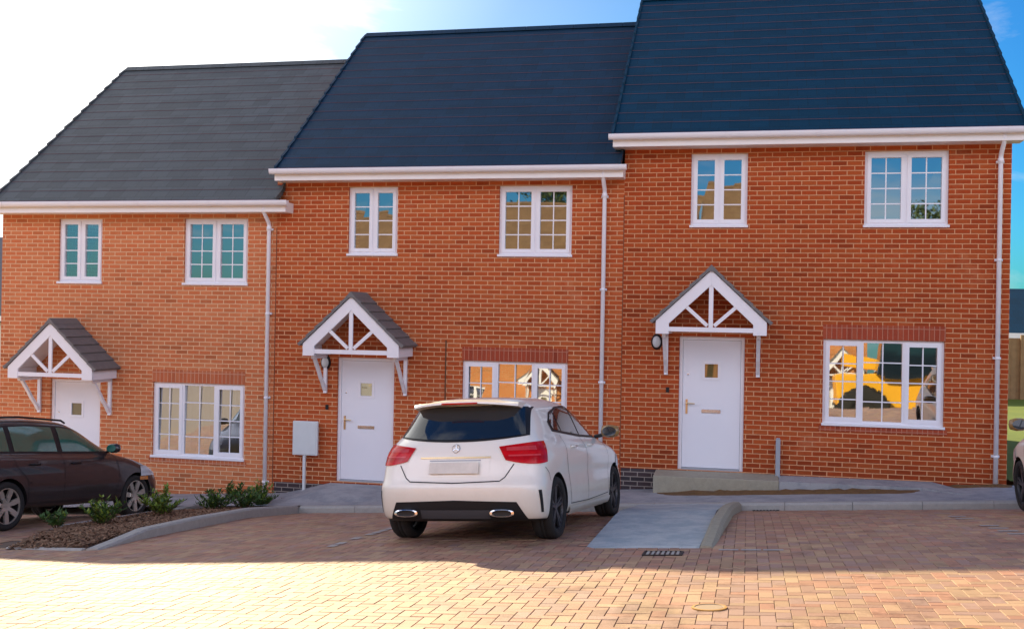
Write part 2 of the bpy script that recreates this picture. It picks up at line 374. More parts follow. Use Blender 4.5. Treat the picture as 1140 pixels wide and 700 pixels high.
def door(house,x0,x1,z0,z1,paneglow=None):
    y=.05; fw=.055; g=.0015
    x0+=g;x1-=g
    fr=MB(); fr.box(x0,x0+fw,y,y+.07,z0,z1-g); fr.box(x1-fw,x1,y,y+.07,z0,z1-g); fr.box(x0+fw,x1-fw,y,y+.07,z1-fw,z1-g)
    ph=.16
    D=MB(); yl=y+.018
    a,b,c,d=x0+fw+.004,x1-fw-.004,z0+.035,z1-fw-.004
    cx=(a+b)/2; gx0,gx1,gz0,gz1=cx-.135,cx+.125,d-.62,d-.35
    xs=[a,gx0,gx1,b]; zs=[c,gz0,gz1,d]
    for i in range(3):
        for j in range(3):
            if i==1 and j==1: continue
            D.add([(xs[i],yl,zs[j]),(xs[i+1],yl,zs[j]),(xs[i+1],yl,zs[j+1]),(xs[i],yl,zs[j+1])],[(0,1,2,3)])
    D.add([(a,yl,c),(a,yl+.04,c),(a,yl+.04,d),(a,yl,d)],[(0,1,2,3)]); D.add([(b,yl,c),(b,yl+.04,c),(b,yl+.04,d),(b,yl,d)],[(0,1,2,3)])
    dr=D.build('door',M['doorw'],house)
    fr.build('frame',M['white'],dr,bevel=.004)
    th=MB(); th.box(x0+fw,x1-fw,y-.02,y+.07,z0,z0+.03); th.build('threshold',M['grey'],dr)
    gf=MB(); s=.028
    gf.box(gx0-.012,gx1+.012,yl-.012,yl+.01,gz1-s,gz1+.012); gf.box(gx0-.012,gx1+.012,yl-.012,yl+.01,gz0-.012,gz0+s)
    gf.box(gx0-.012,gx0+s,yl-.012,yl+.01,gz0+s,gz1-s); gf.box(gx1-s,gx1+.012,yl-.012,yl+.01,gz0+s,gz1-s); gf.build('glazing_frame',M['white'],dr)
    MB().add([(gx0,yl+.004,gz0),(gx1,yl+.004,gz0),(gx1,yl+.004,gz1),(gx0,yl+.004,gz1)],[(0,1,2,3)]).build('pane',M['doorglass'],dr,fix=False)
    MB().add([(gx0,yl+.03,gz0),(gx1,yl+.03,gz0),(gx1,yl+.03,gz1),(gx0,yl+.03,gz1)],[(0,1,2,3)]).build('pane_backing',paneglow or M['blind'],dr,fix=False)
    lp=MB(); zc=c+.90; lp.box(cx-.15,cx+.15,yl-.012,yl-.001,zc-.03,zc+.03); lp.build('letter_plate',M['chrome'],dr,bevel=.004)
    h=MB(); hx=a+.065; hz=c+.98; h.box(hx-.016,hx+.016,yl-.012,yl-.001,hz-.13,hz+.10); h.tube([(hx,yl-.01,hz+.04),(hx,yl-.055,hz+.04),(hx+.015,yl-.06,hz+.04),(hx+.13,yl-.06,hz+.035)],.010,8)
    h.build('handle',M['brass'],dr)
    lk=MB(); lk.lathe([(0,-.012),(.014,-.010),(.014,0)],12,'y',(hx+.015,yl,hz+.50)); lk.build('lock',M['chrome'],dr)
    return dr

def canopy(house,xc,zb,y=-.72):
    hw=.83; rise=.78; w=.165 # half width, rise of outer edge
    zo=zb+.20; ap=zo+rise
    root=MB()
    # barge boards as polygon with plumb-cut feet
    sl=rise/hw; wt=w*math.sqrt(1+sl*sl)
    for s in (-1,1):
        fx=.20
        poly=[(xc+s*hw,zo),(xc,ap),(xc,ap-wt),(xc+s*(hw-fx),zb+ (zo+sl*fx-wt-zb)),(xc+s*(hw-fx),zb),(xc+s*hw,zb)]
        if s<0: poly=poly[::-1]
        root.prism(poly,y-.03,y+.015)
    tr=root.build('canopy',M['white'],house,bevel=.004)
    t=MB(); zc=zb+.075
    t.box(xc-hw+.20,xc+hw-.20,y-.022,y+.01,zc-.035,zc+.035)
    t.box(xc-.033,xc+.033,y-.018,y+.008,zc+.036,ap-wt+.05)
    for s in (-1,1):
        t.bar((xc+s*.05,y-.006,zc+.06),(xc+s*.415,y-.006,zc+.385),.055,.024)
    t.build('truss',M['white'],tr)
    # tiled roof, thick slabs
    r=MB(); e=.05
    for s in (-1,1):
        N=6
        for k in range(N):
            f0=k/N; f1=(k+1)/N
            def P(f,off):
                X=xc+s*(hw+e)*(1-f); Z=(zo-e*sl)+ (rise+e*sl)*f
                return X+s*off*sl/math.sqrt(1+sl*sl),Z+off/math.sqrt(1+sl*sl)
            a=P(f0,.012); b=P(f0,.062); c=P(f1,.040); d=P(f1,.004)
            poly=[a,b,c,d]; r.prism(poly,y-.055,-.006)
    r.build('tiles',M['roofgrey'],tr)
    rc=MB(); rc.prism([(xc-.10,ap-.02),(xc,ap+.085),(xc+.10,ap-.02)],y-.06,-.004); rc.build('ridge_tile',M['roofgrey'],tr)
    # side fascia boxes and soffit
    for s in (-1,1):
        sb=MB(); x1=xc+s*hw; x2=xc+s*(hw-.20)
        sb.box(min(x1,x1-s*.03),max(x1,x1-s*.03),y+.017,-.003,zb+.004,zo-.005)
        sb.box(min(x1-s*.032,x2),max(x1-s*.032,x2),y+.017,-.003,zb+.004,zb+.022)
        sb.build('side_fascia',M['white'],tr)
    for s in (-1,1):
        sf=MB(); sf.add([(xc+s*(hw-.05),y+.02,zo-.03),(xc,y+.02,ap-.035),(xc,-.004,ap-.035),(xc+s*(hw-.05),-.004,zo-.03)],[(0,1,2,3)])
        sf.build('soffit',M['cream'],tr)
    for s in (-1,1):
        g=MB(); X=xc+s*(hw-.115)
        g.box(X-.03,X+.03,-.05,-.004,zb-.66,zb-.004)       # wall post
        g.box(X-.028,X+.028,y+.12,-.052,zb-.055,zb-.004)    # top arm
        pts=[]
        for k in range(6):
            f=k/5; pts.append((X,-.055-.46*(f+.10*math.sin(f*math.pi)*(1 if f<.6 else .6)-.0)**1.25,zb-.60+.55*f))
        for p,q in zip(pts,pts[1:]): g.bar(p,q,.05,.055,(1,0,0))
        g.build('bracket',M['white'],tr,bevel=.004)
    return tr

def downpipe(house,x,ztop,zbot,swan=True):
    mb=MB(); r=.034
    mb.tube([(x,-.30,ztop),(x,-.30,ztop-.10),(x,-.27,ztop-.16),(x,-.10,ztop-.30),(x,-.075,ztop-.36),(x,-.075,zbot)],r,12)
    for k in range(4):
        z=ztop-.42-(ztop-.5-zbot)*k/3.3; mb.box(x-.055,x+.055,-.05,-.004,z-.018,z+.018); 
        mb.lathe([(.034,-.02),(.041,-.018),(.041,.018),(.034,.02)],12,'z',(x,-.075,z))
    mb.lathe([(.034,-.03),(.043,-.026),(.043,.03),(.034,.035)],12,'z',(x,-.075,ztop-.40))
    return mb.build('downpipe',M['white'],house,smooth=True)

def house(name,X0,W,F,small,large,low,dr,pipe,label,x_roof=(0,0),gut=(0,0),zbot=-1.2,blinds=(None,None,None),canopy_on=True,lamp=True,zpipe=0,brick='brick',left_wall=True,roofm='roof',svp=None,lamp_dx=-.87,mat_flat=False,seed=1,plinth=None):
    """x values are relative to the left wall, z relative to the door sill"""
    h=empty(name,(X0,0,F)); tag(h,label,'house','houses of the brick terrace')
    B=M[brick]; ET=5.18
    sm=(small,small+.88,3.88,5.02); lg=(large,large+1.22,3.88,5.02); lo=(low,low+1.77,.82,2.12); dd=(dr,dr+1.02,0,2.12)
    w=MB(); wall_holes(w,0,W,zbot,ET,[sm,lg,lo,dd]); w.build('front_wall',B,h,fix=False)
    s=MB(); zr=5.27+(RY+.36)*TP-.10; e=.0
    for X,sgn in ((0.002,1),(W-.002,-1)):
        s.add([(X,0.0,zbot),(X,7.8,zbot),(X,7.8,5.3),(X,RY,zr),(X,0.0,5.45)],[(0,1,2,3,4)])
    s.add([(0,7.8,zbot),(W,7.8,zbot),(W,7.8,5.3),(0,7.8,5.3)],[(0,1,2,3)])
    s.build('side_wall',B,h,fix=False)
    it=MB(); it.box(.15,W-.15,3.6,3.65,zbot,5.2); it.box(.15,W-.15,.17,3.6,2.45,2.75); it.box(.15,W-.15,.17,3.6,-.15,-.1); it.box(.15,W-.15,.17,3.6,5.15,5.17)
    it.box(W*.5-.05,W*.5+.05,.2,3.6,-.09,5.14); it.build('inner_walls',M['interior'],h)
    # roof
    r=MB(); xa=x_roof[0]; xb=W+x_roof[1]
    sawroof(r,xa,xb,-.36,5.27+.03,RY)
    zR=5.30+(RY+.36)*TP
    r.add([(xa,RY,zR),(xb,RY,zR),(xb,8.2,5.27),(xa,8.2,5.27)],[(0,1,2,3)],0)
    rf=r.build('roof',[M[roofm],M['butt']],h,fix=False)
    rd=MB(); n=int((xb-xa)/.45)
    for k in range(n):
        a=xa+(xb-xa)*k/n; b=xa+(xb-xa)*(k+1)/n-.006
        rd.add([(a,RY-.13,zR-.065),(a,RY,zR+.045),(a,RY+.13,zR-.065),(b,RY-.13,zR-.065),(b,RY,zR+.045),(b,RY+.13,zR-.065)],[(0,3,4,1),(1,4,5,2),(0,1,2),(3,5,4)])
    rd.build('ridge_tiles',M[roofm],rf)
    # verge caps
    for X,s_ in ((xa,-1),(xb,1)):
        N=16; vg=MB()
        for k in range(N):
            y0=-.36+(RY+.36)*k/N; y1=-.36+(RY+.36)*(k+1)/N; z0=5.30+(y0+.36)*TP; z1=5.30+(y1+.36)*TP
            vg.prism([(0,0)],0,0) if False else None
            xx0,xx1=(X-.03,X+.012) if s_<0 else (X-.012,X+.03)
            vs=[(xx0,y0-.02,z0+.045),(xx1,y0-.02,z0+.045),(xx1,y1,z1+.022),(xx0,y1,z1+.022),(xx0,y0-.02,z0-.07),(xx1,y0-.02,z0-.07),(xx1,y1,z1-.08),(xx0,y1,z1-.08)]
            vg.add(vs,[(0,1,2,3),(4,7,6,5),(0,4,5,1),(1,5,6,2),(2,6,7,3),(3,7,4,0)])
        vg.build('verge_caps',M[roofm],rf)
    # fascia, soffit, gutter
    ga=gut[0]; gb=W+gut[1]
    f=MB(); f.box(ga+.06,gb-.06,-.325,-.30,5.10,5.27); f.box(ga+.06,gb-.06,-.30,-.002,5.10,5.115)
    f.box(ga+.06,ga+.08,-.30,-.002,5.116,5.27); f.box(gb-.08,gb-.06,-.30,-.002,5.116,5.27)
    f.build('fascia',M['cream'],h)
    g=MB(); n=10; pr=[]
    for k in range(n+1):
        t=math.pi*k/n; pr.append((-.385-.056*math.cos(t),5.285-.085*math.sin(t)))
    pr+=[(y+.004*(-1 if y>-.385 else 1),z+.004) for y,z in reversed(pr)]
    vs=[(ga,y,z) for y,z in pr]+[(gb,y,z) for y,z in pr]; m=len(pr)
    g.add(vs,[(i,(i+1)%m,m+(i+1)%m,m+i) for i in range(m)]+[tuple(range(n+1)),tuple(range(m+n,m-1,-1))])
    gu=g.build('gutter',M['white'],h)
    k=ga+.5
    while k<gb:
        br=MB(); br.add([(k+dx,-.385-.062*math.cos(math.pi*q/8),5.287-.092*math.sin(math.pi*q/8)) for dx in (-.025,.025) for q in range(9)],[(q,q+1,q+10,q+9) for q in range(8)]); k+=1.35
        br.build('gutter_bracket',M['white'],gu)
    # lintel and sill courses
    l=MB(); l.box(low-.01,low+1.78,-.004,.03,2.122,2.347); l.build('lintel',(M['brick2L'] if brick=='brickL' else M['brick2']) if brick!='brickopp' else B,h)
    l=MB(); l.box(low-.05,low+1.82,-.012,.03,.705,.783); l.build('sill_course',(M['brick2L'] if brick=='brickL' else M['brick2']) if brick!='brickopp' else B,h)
    window(h,*sm,[(1,1,True),(1,1,True)],seed=seed*7+1,blind=blinds[0]); window(h,*lg,[(1,2,True),(1,2,True)],seed=seed*7+2,blind=blinds[1])
    window(h,*lo,[(1,2,True),(1.12,2,False),(1,2,True)],seed=seed*7+3,blind=blinds[2],tilt=.026)
    door(h,*dd)
    if canopy_on: canopy(h,dr+.51,2.16)
    if pipe is not None: downpipe(h,pipe,5.24,zpipe)
    if lamp:
        lx=dr+.51+lamp_dx; lz=2.02
        a=MB(); a.lathe([(0,-.05),(.06,-.05),(.085,-.035),(.095,0)],24,'y',(0,0,0)); 
        a.v=[(x*.95+lx,y-.003,z*1.35+lz) for x,y,z in a.v]; o=a.build('wall_lamp',M['blk'],h,smooth=True)
        a=MB(); a.lathe([(0,-.085),(.04,-.08),(.06,-.066),(.068,-.046)],24,'y',(0,0,0)); a.v=[(x*.95+lx,y-.003,z*1.35+lz) for x,y,z in a.v]; a.build('diffuser',M['lampglass'],o,smooth=True)
    a=MB(); a.box(dr-.20,dr-.15,-.02,-.003,1.22,1.30); a.build('doorbell',M['blk'],h)
    if svp:
        a=MB(); a.tube([(svp,-.012,svp_z0),(svp,-.012,svp_z1)],.009,8); a.box(svp-.02,svp+.02,-.03,-.003,svp_z0-.0,svp_z0+.04); a.build('vent_pipe',M['stem'],h)
    if plinth:
        a=MB(); a.box(plinth[0],plinth[1],-.004,.02,zbot,plinth[2]); a.build('plinth',M['bluebrick'],h)
    return h
svp_z0,svp_z1=1.25,2.45

FR,FM,FL=.21,-.27,-.80
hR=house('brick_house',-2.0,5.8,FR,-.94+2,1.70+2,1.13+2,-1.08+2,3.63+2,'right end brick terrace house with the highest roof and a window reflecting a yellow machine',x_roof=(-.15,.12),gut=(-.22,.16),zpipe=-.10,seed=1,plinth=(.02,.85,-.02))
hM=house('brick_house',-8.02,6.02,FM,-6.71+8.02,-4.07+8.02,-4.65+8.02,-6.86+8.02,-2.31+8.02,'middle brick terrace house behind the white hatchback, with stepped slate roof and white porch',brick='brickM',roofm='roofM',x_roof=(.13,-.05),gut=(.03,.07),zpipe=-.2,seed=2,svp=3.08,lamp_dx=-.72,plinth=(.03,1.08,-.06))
hL=house('brick_house',-13.45,5.43,FL,-12.28+13.45,-9.78+13.45,-10.34+13.45,-12.40+13.45,-8.13+13.45,'left end brick terrace house with lowest slate roof, greyed with painted haze, behind dark estate car',brick='brickL',roofm='roofL',x_roof=(.03,.12),gut=(-.22,.36),zpipe=-.05,seed=3,blinds=(None,None,M['blind']),lamp=False)
# movement joints between the houses
for hh,W in ((hM,6.02),(hL,5.43)):
    a=MB(); a.box(W-.008,W+.008,-.003,.01,-1.0,4.85); a.build('movement_joint',M['joint_dark'],hh)

# ------------------------------------------------------------------ GROUND
def sheet(xs,ys,off,name,mat,kind='structure'):
    mb=MB(); nx=len(xs)
    mb.v=[(x,y,G(x,y)+off) for y in ys for x in xs]
    for j in range(len(ys)-1):
        for i in range(nx-1):
            a=j*nx+i; mb.f.append((a,a+1,a+nx+1,a+nx)); mb.mi.append(0)
    o=mb.build(name,mat,smooth=True,fix=False); tag(o,kind=kind); return o
def fr(a,b,n): return [a+(b-a)*i/n for i in range(n+1)]
xs=[-600,-300,-120,-60]+fr(-40,40,40)+[60,120,300,600]
ys=[-600,-300,-140,-90]+[-62,-50,-37,-31,-28,-25.4,-22.36,-19,-17.36,-14.86,-12.36,-10.36,-8.36,-6.36,-3.76,-1.65,.04,10,30,62]+[120,300,600]
sheet(xs,ys,-.03,'ground',M['fareground'])
# grass to the right of and behind the terrace
sheet(fr(3.9,60,60),fr(.2,60,60),.12,'grass_lawn',M['grass'])
# block paving: herringbone blocks with chamfered edges
mb=MB(); cols=[]
U=.1; PX0,PX1,PY0,PY1=-15.0,8.4,-13.6,-1.79
base=[(.49,.32,.20),(.48,.28,.185),(.53,.345,.21),(.42,.25,.18),(.50,.265,.175),(.44,.28,.22)]
RX0,RX1=-1.50,-.33
def inside_ramp(x,y): return y>-7.1 and RX0<x<RX1
def inside_bed(x,y):
    return y>-7.2 and -8.15<x<-6.75
rp=random.Random(5)
nx=int((PX1-PX0)/U); ny=int((PY1-PY0)/U)
for j in range(-2,ny):
    for i in range(-2,nx):
        k=(i-j)%4
        if k==0: x0,x1,y0,y1=i,i+2,j,j+1
        elif k==3: x0,x1,y0,y1=i,i+1,j,j+2
        else: continue
        x0=PX0+x0*U; x1=PX0+x1*U; y0=PY0+y0*U; y1=PY0+y1*U
        if y1>PY1+.04 : continue
        cx=(x0+x1)/2; cy=(y0+y1)/2
        if inside_ramp(cx,cy) or inside_bed(cx,cy): continue
        g=.0014; c=.003
        dz=rp.uniform(-.0015,.0015); tx=rp.uniform(-.006,.006); ty=rp.uniform(-.006,.006)
        def Z(x,y): return G(x,y)+dz+(x-cx)*tx+(y-cy)*ty
        a=[(x0+g,y0+g),(x1-g,y0+g),(x1-g,y1-g),(x0+g,y1-g)]; b=[(x0+g+c,y0+g+c),(x1-g-c,y0+g+c),(x1-g-c,y1-g-c),(x0+g+c,y1-g-c)]
        o=len(mb.v)
        mb.v+=[(x,y,Z(x,y)-.005) for x,y in a]+[(x,y,Z(x,y)) for x,y in b]
        mb.f+=[(o+4,o+5,o+6,o+7),(o,o+1,o+5,o+4),(o+1,o+2,o+6,o+5),(o+2,o+3,o+7,o+6),(o+3,o,o+4,o+7)]; mb.mi+=[0]*5
        q=rp.choice(base); s=rp.uniform(.86,1.10); cols.append((q[0]*s,q[1]*s,q[2]*s,1))
pv=mb.build('paving',M['paver'],fix=False); tag(pv,kind='structure')
at=pv.data.attributes.new('pcol','FLOAT_COLOR','FACE')
flat=[]
for c in cols: flat+=list(c)*5
at.data.foreach_set('color',flat)
sheet(fr(PX0,PX1,30),[-13.6,-12.36,-10.36,-8.36,-6.36,-3.76,-1.65],-.008,'paving_bed',M['joint'])

# pavement (footway) along the houses with kerb
KY=-1.65
mb=MB(); X=fr(-14.5,8.4,24)
for a,b in zip(X,X[1:]):
    va=[(x,y,z) for x in (a,b) for (y,z) in ((KY,G(x,KY)+.118),(-.9,G(x,KY)+.10),(-.002,G(x,KY)+.065))]
    mb.add(va,[(0,3,4,1),(1,4,5,2)])
tag(mb.build('footpath',M['path'],fix=False),kind='structure')
mb=MB(); x=-6.75
while x<8.4:
    b=min(x+.91,8.4)
    if not (x<-1.2<b and False):
        p=[]
        for xx in (x+.003,b-.003):
            g0=G(xx,KY)
            p+=[(xx,KY+.001,g0-.1),(xx,KY+.001,g0+.119),(xx,KY-.10,g0+.119),(xx,KY-.13,g0+.09),(xx,KY-.14,g0-.1)]
        mb.add(p,[(0,1,6,5),(1,2,7,6),(2,3,8,7),(3,4,9,8),(4,3,2,1,0),(5,6,7,8,9)])
    x=b
tag(mb.build('kerb',M['kerb']),kind='structure')

# build-out ramp between the bays
mb=MB()
A=(-1.50,KY-.142,G(-1.5,KY)+.118); B_=(-.29,KY-.142,G(-.3,KY)+.118); C_=(-.42,-7.05,G(-.42,-7.05)+.012); D_=(-1.12,-7.05,G(-1.12,-7.05)+.012); E_=(-1.50,-4.7,G(-1.5,-4.7)+.10)
F_=(-1.50,-7.12,G(-1.5,-7.12)-.004); A0=(A[0],A[1],G(A[0],A[1])-.05); E0=(E_[0],E_[1],G(E_[0],E_[1])-.02); C2=(-.42,-7.12,G(-.42,-7.12)-.006); B0=(B_[0],B_[1],B_[2]-.3)
M1=(-.34,-4.2,G(-.34,-4.2)+.10); M2=(-1.50,-4.2,G(-1.5,-4.2)+.105); M20=(-1.50,-4.2,G(-1.5,-4.2)-.02)
mb.add([A,B_,M1,M2],[(0,3,2,1)]); mb.add([M2,M1,C_,D_,E_],[(0,4,3,2,1)])
mb.add([E_,D_,F_],[(0,2,1)]); mb.add([D_,C_,C2,F_],[(0,3,2,1)]); mb.add([A,A0,M20,M2],[(0,1,2,3)]); mb.add([M2,M20,E0,E_],[(0,1,2,3)]); mb.add([E_,E0,F_],[(0,1,2)])
tag(mb.build('ramp_surface',M['ramp']),kind='structure')
mb=MB(); pts=[(-.41,-7.1),(-.36,-5.5),(-.30,-4.0),(-.255,-3.0),(-.22,-2.4),(-.20,-1.795)]
ring=[]
for i,(x,y) in enumerate(pts):
    t=i/(len(pts)-1); g0=G(x,y); hh=[.012,.105,.12,.125,.125,.121][i]
    ring.append([(x-.005,y,g0-.05),(x-.005,y,g0+hh),(x+.03,y,g0+hh+.012),(x+.10,y,g0+hh+.008),(x+.135,y,g0+hh-.03),(x+.145,y,g0-.05)])
for a,b in zip(ring,ring[1:]):
    mb.add(a+b,[(k,k+1,k+7,k+6) for k in range(5)])
mb.add(ring[0],[(5,4,3,2,1,0)])
tag(mb.build('ramp_kerb',M['step'],smooth=False),kind='structure')

# door step and side ramp of right house
mb=MB()
def slabpoly(mb,top,zb):
    n=len(top); mb.add(list(top)+[(x,y,zb) for x,y,z in top],[tuple(range(n))]+[(i,i+n,(i+1)%n+n,(i+1)%n) for i in range(n)])
slabpoly(mb,[(-1.42,-.52,.165),(.48,-.52,.175),(.48,-.003,.205),(-1.42,-.003,.195)],-.3)
st=mb.build('door_step',M['step'],bevel=.012); tag(st,'pale worn concrete step in front of the right white door','step')
mb=MB()
slabpoly(mb,[(.484,-.50,.165),(2.55,-.50,.175),(2.95,-1.05,.196),(3.2,-1.05,.20),(2.75,-.003,.20),(.484,-.003,.19)],-.3)
rpth=mb.build('access_path',M['path']); tag(rpth,kind='structure')
# soil strips
def mound(name,x0,x1,y0,y1,zf,h,seed,mat,label=None,cat=None,nx=40,ny=8):
    rn=random.Random(seed); mb=MB()
    for j in range(ny+1):
        for i in range(nx+1):
            u=i/nx; v=j/ny; x=x0+(x1-x0)*u; y=y0+(y1-y0)*v
            e=min(1,4*min(u,1-u)*1.5)*min(1,4*v*(1-v)*1.3)
            mb.v.append((x+rn.uniform(-.01,.01),y+rn.uniform(-.008,.008)*(0<j<ny)+.05*math.sin(u*9+seed)*(j==0),zf(x,y)+h*e*rn.uniform(.4,1)-.01))
    for j in range(ny):
        for i in range(nx):
            a=j*(nx+1)+i; mb.f.append((a,a+1,a+nx+2,a+nx+1)); mb.mi.append(0)
    o=mb.build(name,mat,fix=False); tag(o,label,cat,kind='structure'); return o
mound('soil_strip',-1.35,2.5,-.95,-.50,lambda x,y:G(x,KY)+.098,.055,2,M['mound'])
mound('soil_edge',2.9,3.9,-.30,-.01,lambda x,y:G(x,KY)+.07,.05,3,M['mound'],nx=14,ny=4)
mound('soil_patch',-5.9,-4.7,-.95,-.25,lambda x,y:G(x,KY)+.10,.05,4,M['soil'],nx=14,ny=5)
# sloped approach to the middle door
mb=MB(); zz=FM-.03
top=[(-6.95,-.003,zz),(-5.80,-.003,zz),(-5.75,-.55,zz-.005),(-6.85,-.60,zz-.005)]
def pz(x,y): return G(x,KY)+.10
out=[(-7.75,-.003,pz(-7.75,0)-.03),(-5.4,-.003,pz(-5.4,0)-.03),(-5.35,-1.4,pz(-5.4,-1.4)-.004),(-7.3,-1.4,pz(-7.3,-1.4)-.004)]
mb.add(top+out,[(0,1,2,3),(0,3,7,4),(1,5,6,2),(3,2,6,7)]); tag(mb.build('door_approach',M['path']),kind='structure')

# planting bed left
mb=MB(); rn=random.Random(8)
BX0,BX1,BY0,BY1=-8.15,-6.75,-7.2,-1.3
def bedL(y): # left edge x
    return -8.15 if y>-5.5 else -8.15+(-5.5-y)*.25
def bedR(y): return -6.78 if y<-3.5 else -6.78-(y+3.5)*.12
NY=60; NX=16
for j in range(NY+1):
    y=-7.3+(6.6)*j/NY
    for i in range(NX+1):
        a=bedL(y); b=bedR(y); x=a+(b-a)*i/NX
        mb.v.append((x,y,G(x,min(y,KY))+min(1,(y+7.35)/.9)*(.05+.03*math.sin(i/NX*math.pi))+rn.uniform(-.012,.012)))
for j in range(NY):
    for i in range(NX):
        a=j*(NX+1)+i; mb.f.append((a,a+1,a+NX+2,a+NX+1)); mb.mi.append(0)
tag(mb.build('planting_bed',M['soil'],fix=False),kind='structure')
# bark chips, uncountable
mb=MB()
for k in range(11000):
    y=rn.uniform(-7.3,-.8); x=rn.uniform(bedL(y)+.02,bedR(y)-.02); z=G(x,min(y,KY))+.02+.062*min(1,(y+7.35)/.9)+rn.uniform(-.01,.012); a=rn.uniform(0,6.28); l=rn.uniform(.012,.035); w=rn.uniform(.006,.014)
    c,s=math.cos(a),math.sin(a); t=rn.uniform(-.012,.012)
    mb.add([(x-c*l-s*w,y-s*l+c*w,z+t),(x+c*l-s*w,y+s*l+c*w,z-t),(x+c*l+s*w,y+s*l-c*w,z-t+.004),(x-c*l+s*w,y-s*l-c*w,z+t+.004)],[(0,1,2,3)],rn.choice((0,0,1)))
M['chip']=simple('bark_chip',(.17,.082,.04),.85,var=.5,scale=40); M['chip2']=simple('bark_chip_pale',(.27,.155,.085),.85,var=.4,scale=40)
tag(mb.build('bark_mulch',[M['chip'],M['chip2']],fix=False),'reddish brown bark mulch covering the planting bed by dark car','mulch',kind='stuff')
# bed kerbs
def kerbrun(name,pts,w,hs,mat,seg=.9):
    mb=MB(); ring=[]
    for i,(x,y) in enumerate(pts):
        d=Vector((pts[min(i+1,len(pts)-1)][0]-pts[max(i-1,0)][0],pts[min(i+1,len(pts)-1)][1]-pts[max(i-1,0)][1])).normalized(); n=Vector((-d.y,d.x))
        g0=G(x,min(y,KY)); h=hs[i]
        ring.append([(x+n.x*w/2,y+n.y*w/2,g0-.08),(x+n.x*w/2,y+n.y*w/2,g0+h-.012),(x+n.x*(w/2-.015),y+n.y*(w/2-.015),g0+h),(x-n.x*(w/2-.02),y-n.y*(w/2-.02),g0+h),(x-n.x*w/2,y-n.y*w/2,g0+h-.02),(x-n.x*w/2,y-n.y*w/2,g0-.08)])
    for a,b in zip(ring,ring[1:]): mb.add(a+b,[(k,k+1,k+7,k+6) for k in range(5)])
    mb.add(ring[0],[(5,4,3,2,1,0)]); mb.add(ring[-1],[(0,1,2,3,4,5)])
    return tag(mb.build(name,mat),kind='structure')
kerbrun('bed_kerb',[(-6.62,-7.35),(-6.66,-6.9),(-6.69,-6.3),(-6.70,-5.0),(-6.70,-3.6),(-6.74,-2.4),(-6.82,-1.79)],.14,[.02,.05,.11,.13,.13,.13,.12],M['kerb'])
kerbrun('bed_edging',[(-8.2,-.9),(-8.2,-3.5),(-8.2,-5.6),(-7.9,-6.5),(-7.72,-7.2)],.06,[.11,.10,.09,.06,.02],M['kerb'])
kerbrun('bed_end_edging',[(-7.72,-7.22),(-6.72,-7.36)],.08,[.02,.02],M['kerb'])

# bay markings (rows of pale blocks)
def marks(pts,n,w,l,name):
    mb=MB(); (x0,y0),(x1,y1)=pts
    for k in range(n):
        f=(k+.5)/n; x=x0+(x1-x0)*f; y=y0+(y1-y0)*f; v=[(x-w/2,y-l/2),(x+w/2,y-l/2),(x+w/2,y+l/2),(x-w/2,y+l/2)]
        if rp.random()<.25: continue
        mb.add([(a,b,G(a,b)+.006) for a,b in v],[(0,1,2,3)])
    tag(mb.build(name,M['palemark'],fix=False),kind='structure')
marks([(-4.12,-7.3),(-4.05,-4.6)],13,.09,.17,'bay_marking'); marks([(2.3,-3.4),(2.65,-6.4)],11,.19,.10,'bay_marking')
marks([(-.25,-7.25),(.35,-7.25)],3,.18,.09,'bay_marking')

# drain grates, covers
def grate(x,y,w,l,label):
    mb=MB(); z=lambda a,b:G(a,b)+.006; t=.02
    e=empty('drain_grate',(x,y,G(x,y))); tag(e,label,'drain grate','road drains')
    def bx(mb,a,b,c,d,h0,h1):
        vs=[(px,py,G(x+px,y+py)-G(x,y)+h) for h in (h0,h1) for px,py in ((a,c),(b,c),(b,d),(a,d))]
        mb.add(vs,[(0,3,2,1),(4,5,6,7),(0,1,5,4),(1,2,6,5),(2,3,7,6),(3,0,4,7)])
    pit=MB(); bx(pit,-w/2,w/2,-l/2,l/2,-.006,.003); pit.build('pit',M['blk'],e)
    f=MB(); bx(f,-w/2,w/2,-l/2,-l/2+t,.0035,.010); bx(f,-w/2,w/2,l/2-t,l/2,.0035,.010); bx(f,-w/2,-w/2+t,-l/2+t,l/2-t,.0035,.010); bx(f,w/2-t,w/2,-l/2+t,l/2-t,.0035,.010); f.build('frame',M['iron'],e)
    b=MB(); n=8
    for k in range(1,n): xx=-w/2+w*k/n; bx(b,xx-.012,xx+.012,-l/2+t,l/2-t,.004,.009)
    b.build('bars',M['palemark'] if False else M['kerb'],e)
grate(-.73,-7.50,.36,.26,'black slotted drain grate in the paving below the grey ramp end')
grate(.27,-1.93,.36,.24,'dark drain grate against the kerb right of the ramp')
def cover(x,y,r,name,label):
    mb=MB(); n=28; z0=G(x,y)
    prof=[(r*1.15,-.004),(r*1.13,.008),(r*.95,.009),(r*.9,.004),(r*.8,.006),(0,.006)]
    for k in range(n):
        t=2*math.pi*k/n
        for rr,h in prof: 
            px,py=x+rr*math.cos(t),y+rr*math.sin(t); mb.v.append((px,py,G(px,py)+h))
    m=len(prof)
    for k in range(n):
        for i in range(m-1):
            a=k*m+i; b=((k+1)%n)*m+i; mb.f.append((a,b,b+1,a+1)); mb.mi.append(0 if i<2 else 1)
    tag(mb.build(name,[M['rust'],simple('cover_infill',(.36,.25,.165),.8)]),label,'utility cover')
M['coverinfill']=simple('cover_infill',(.50,.38,.26),.8)
cover(-.23,-9.98,.105,'utility_cover','small round rusty yellow cover ring in the sunlit paving'); cover(1.31,-10.62,.12,'utility_cover','small round rusty cover at the bottom edge of the photo, right of the other')
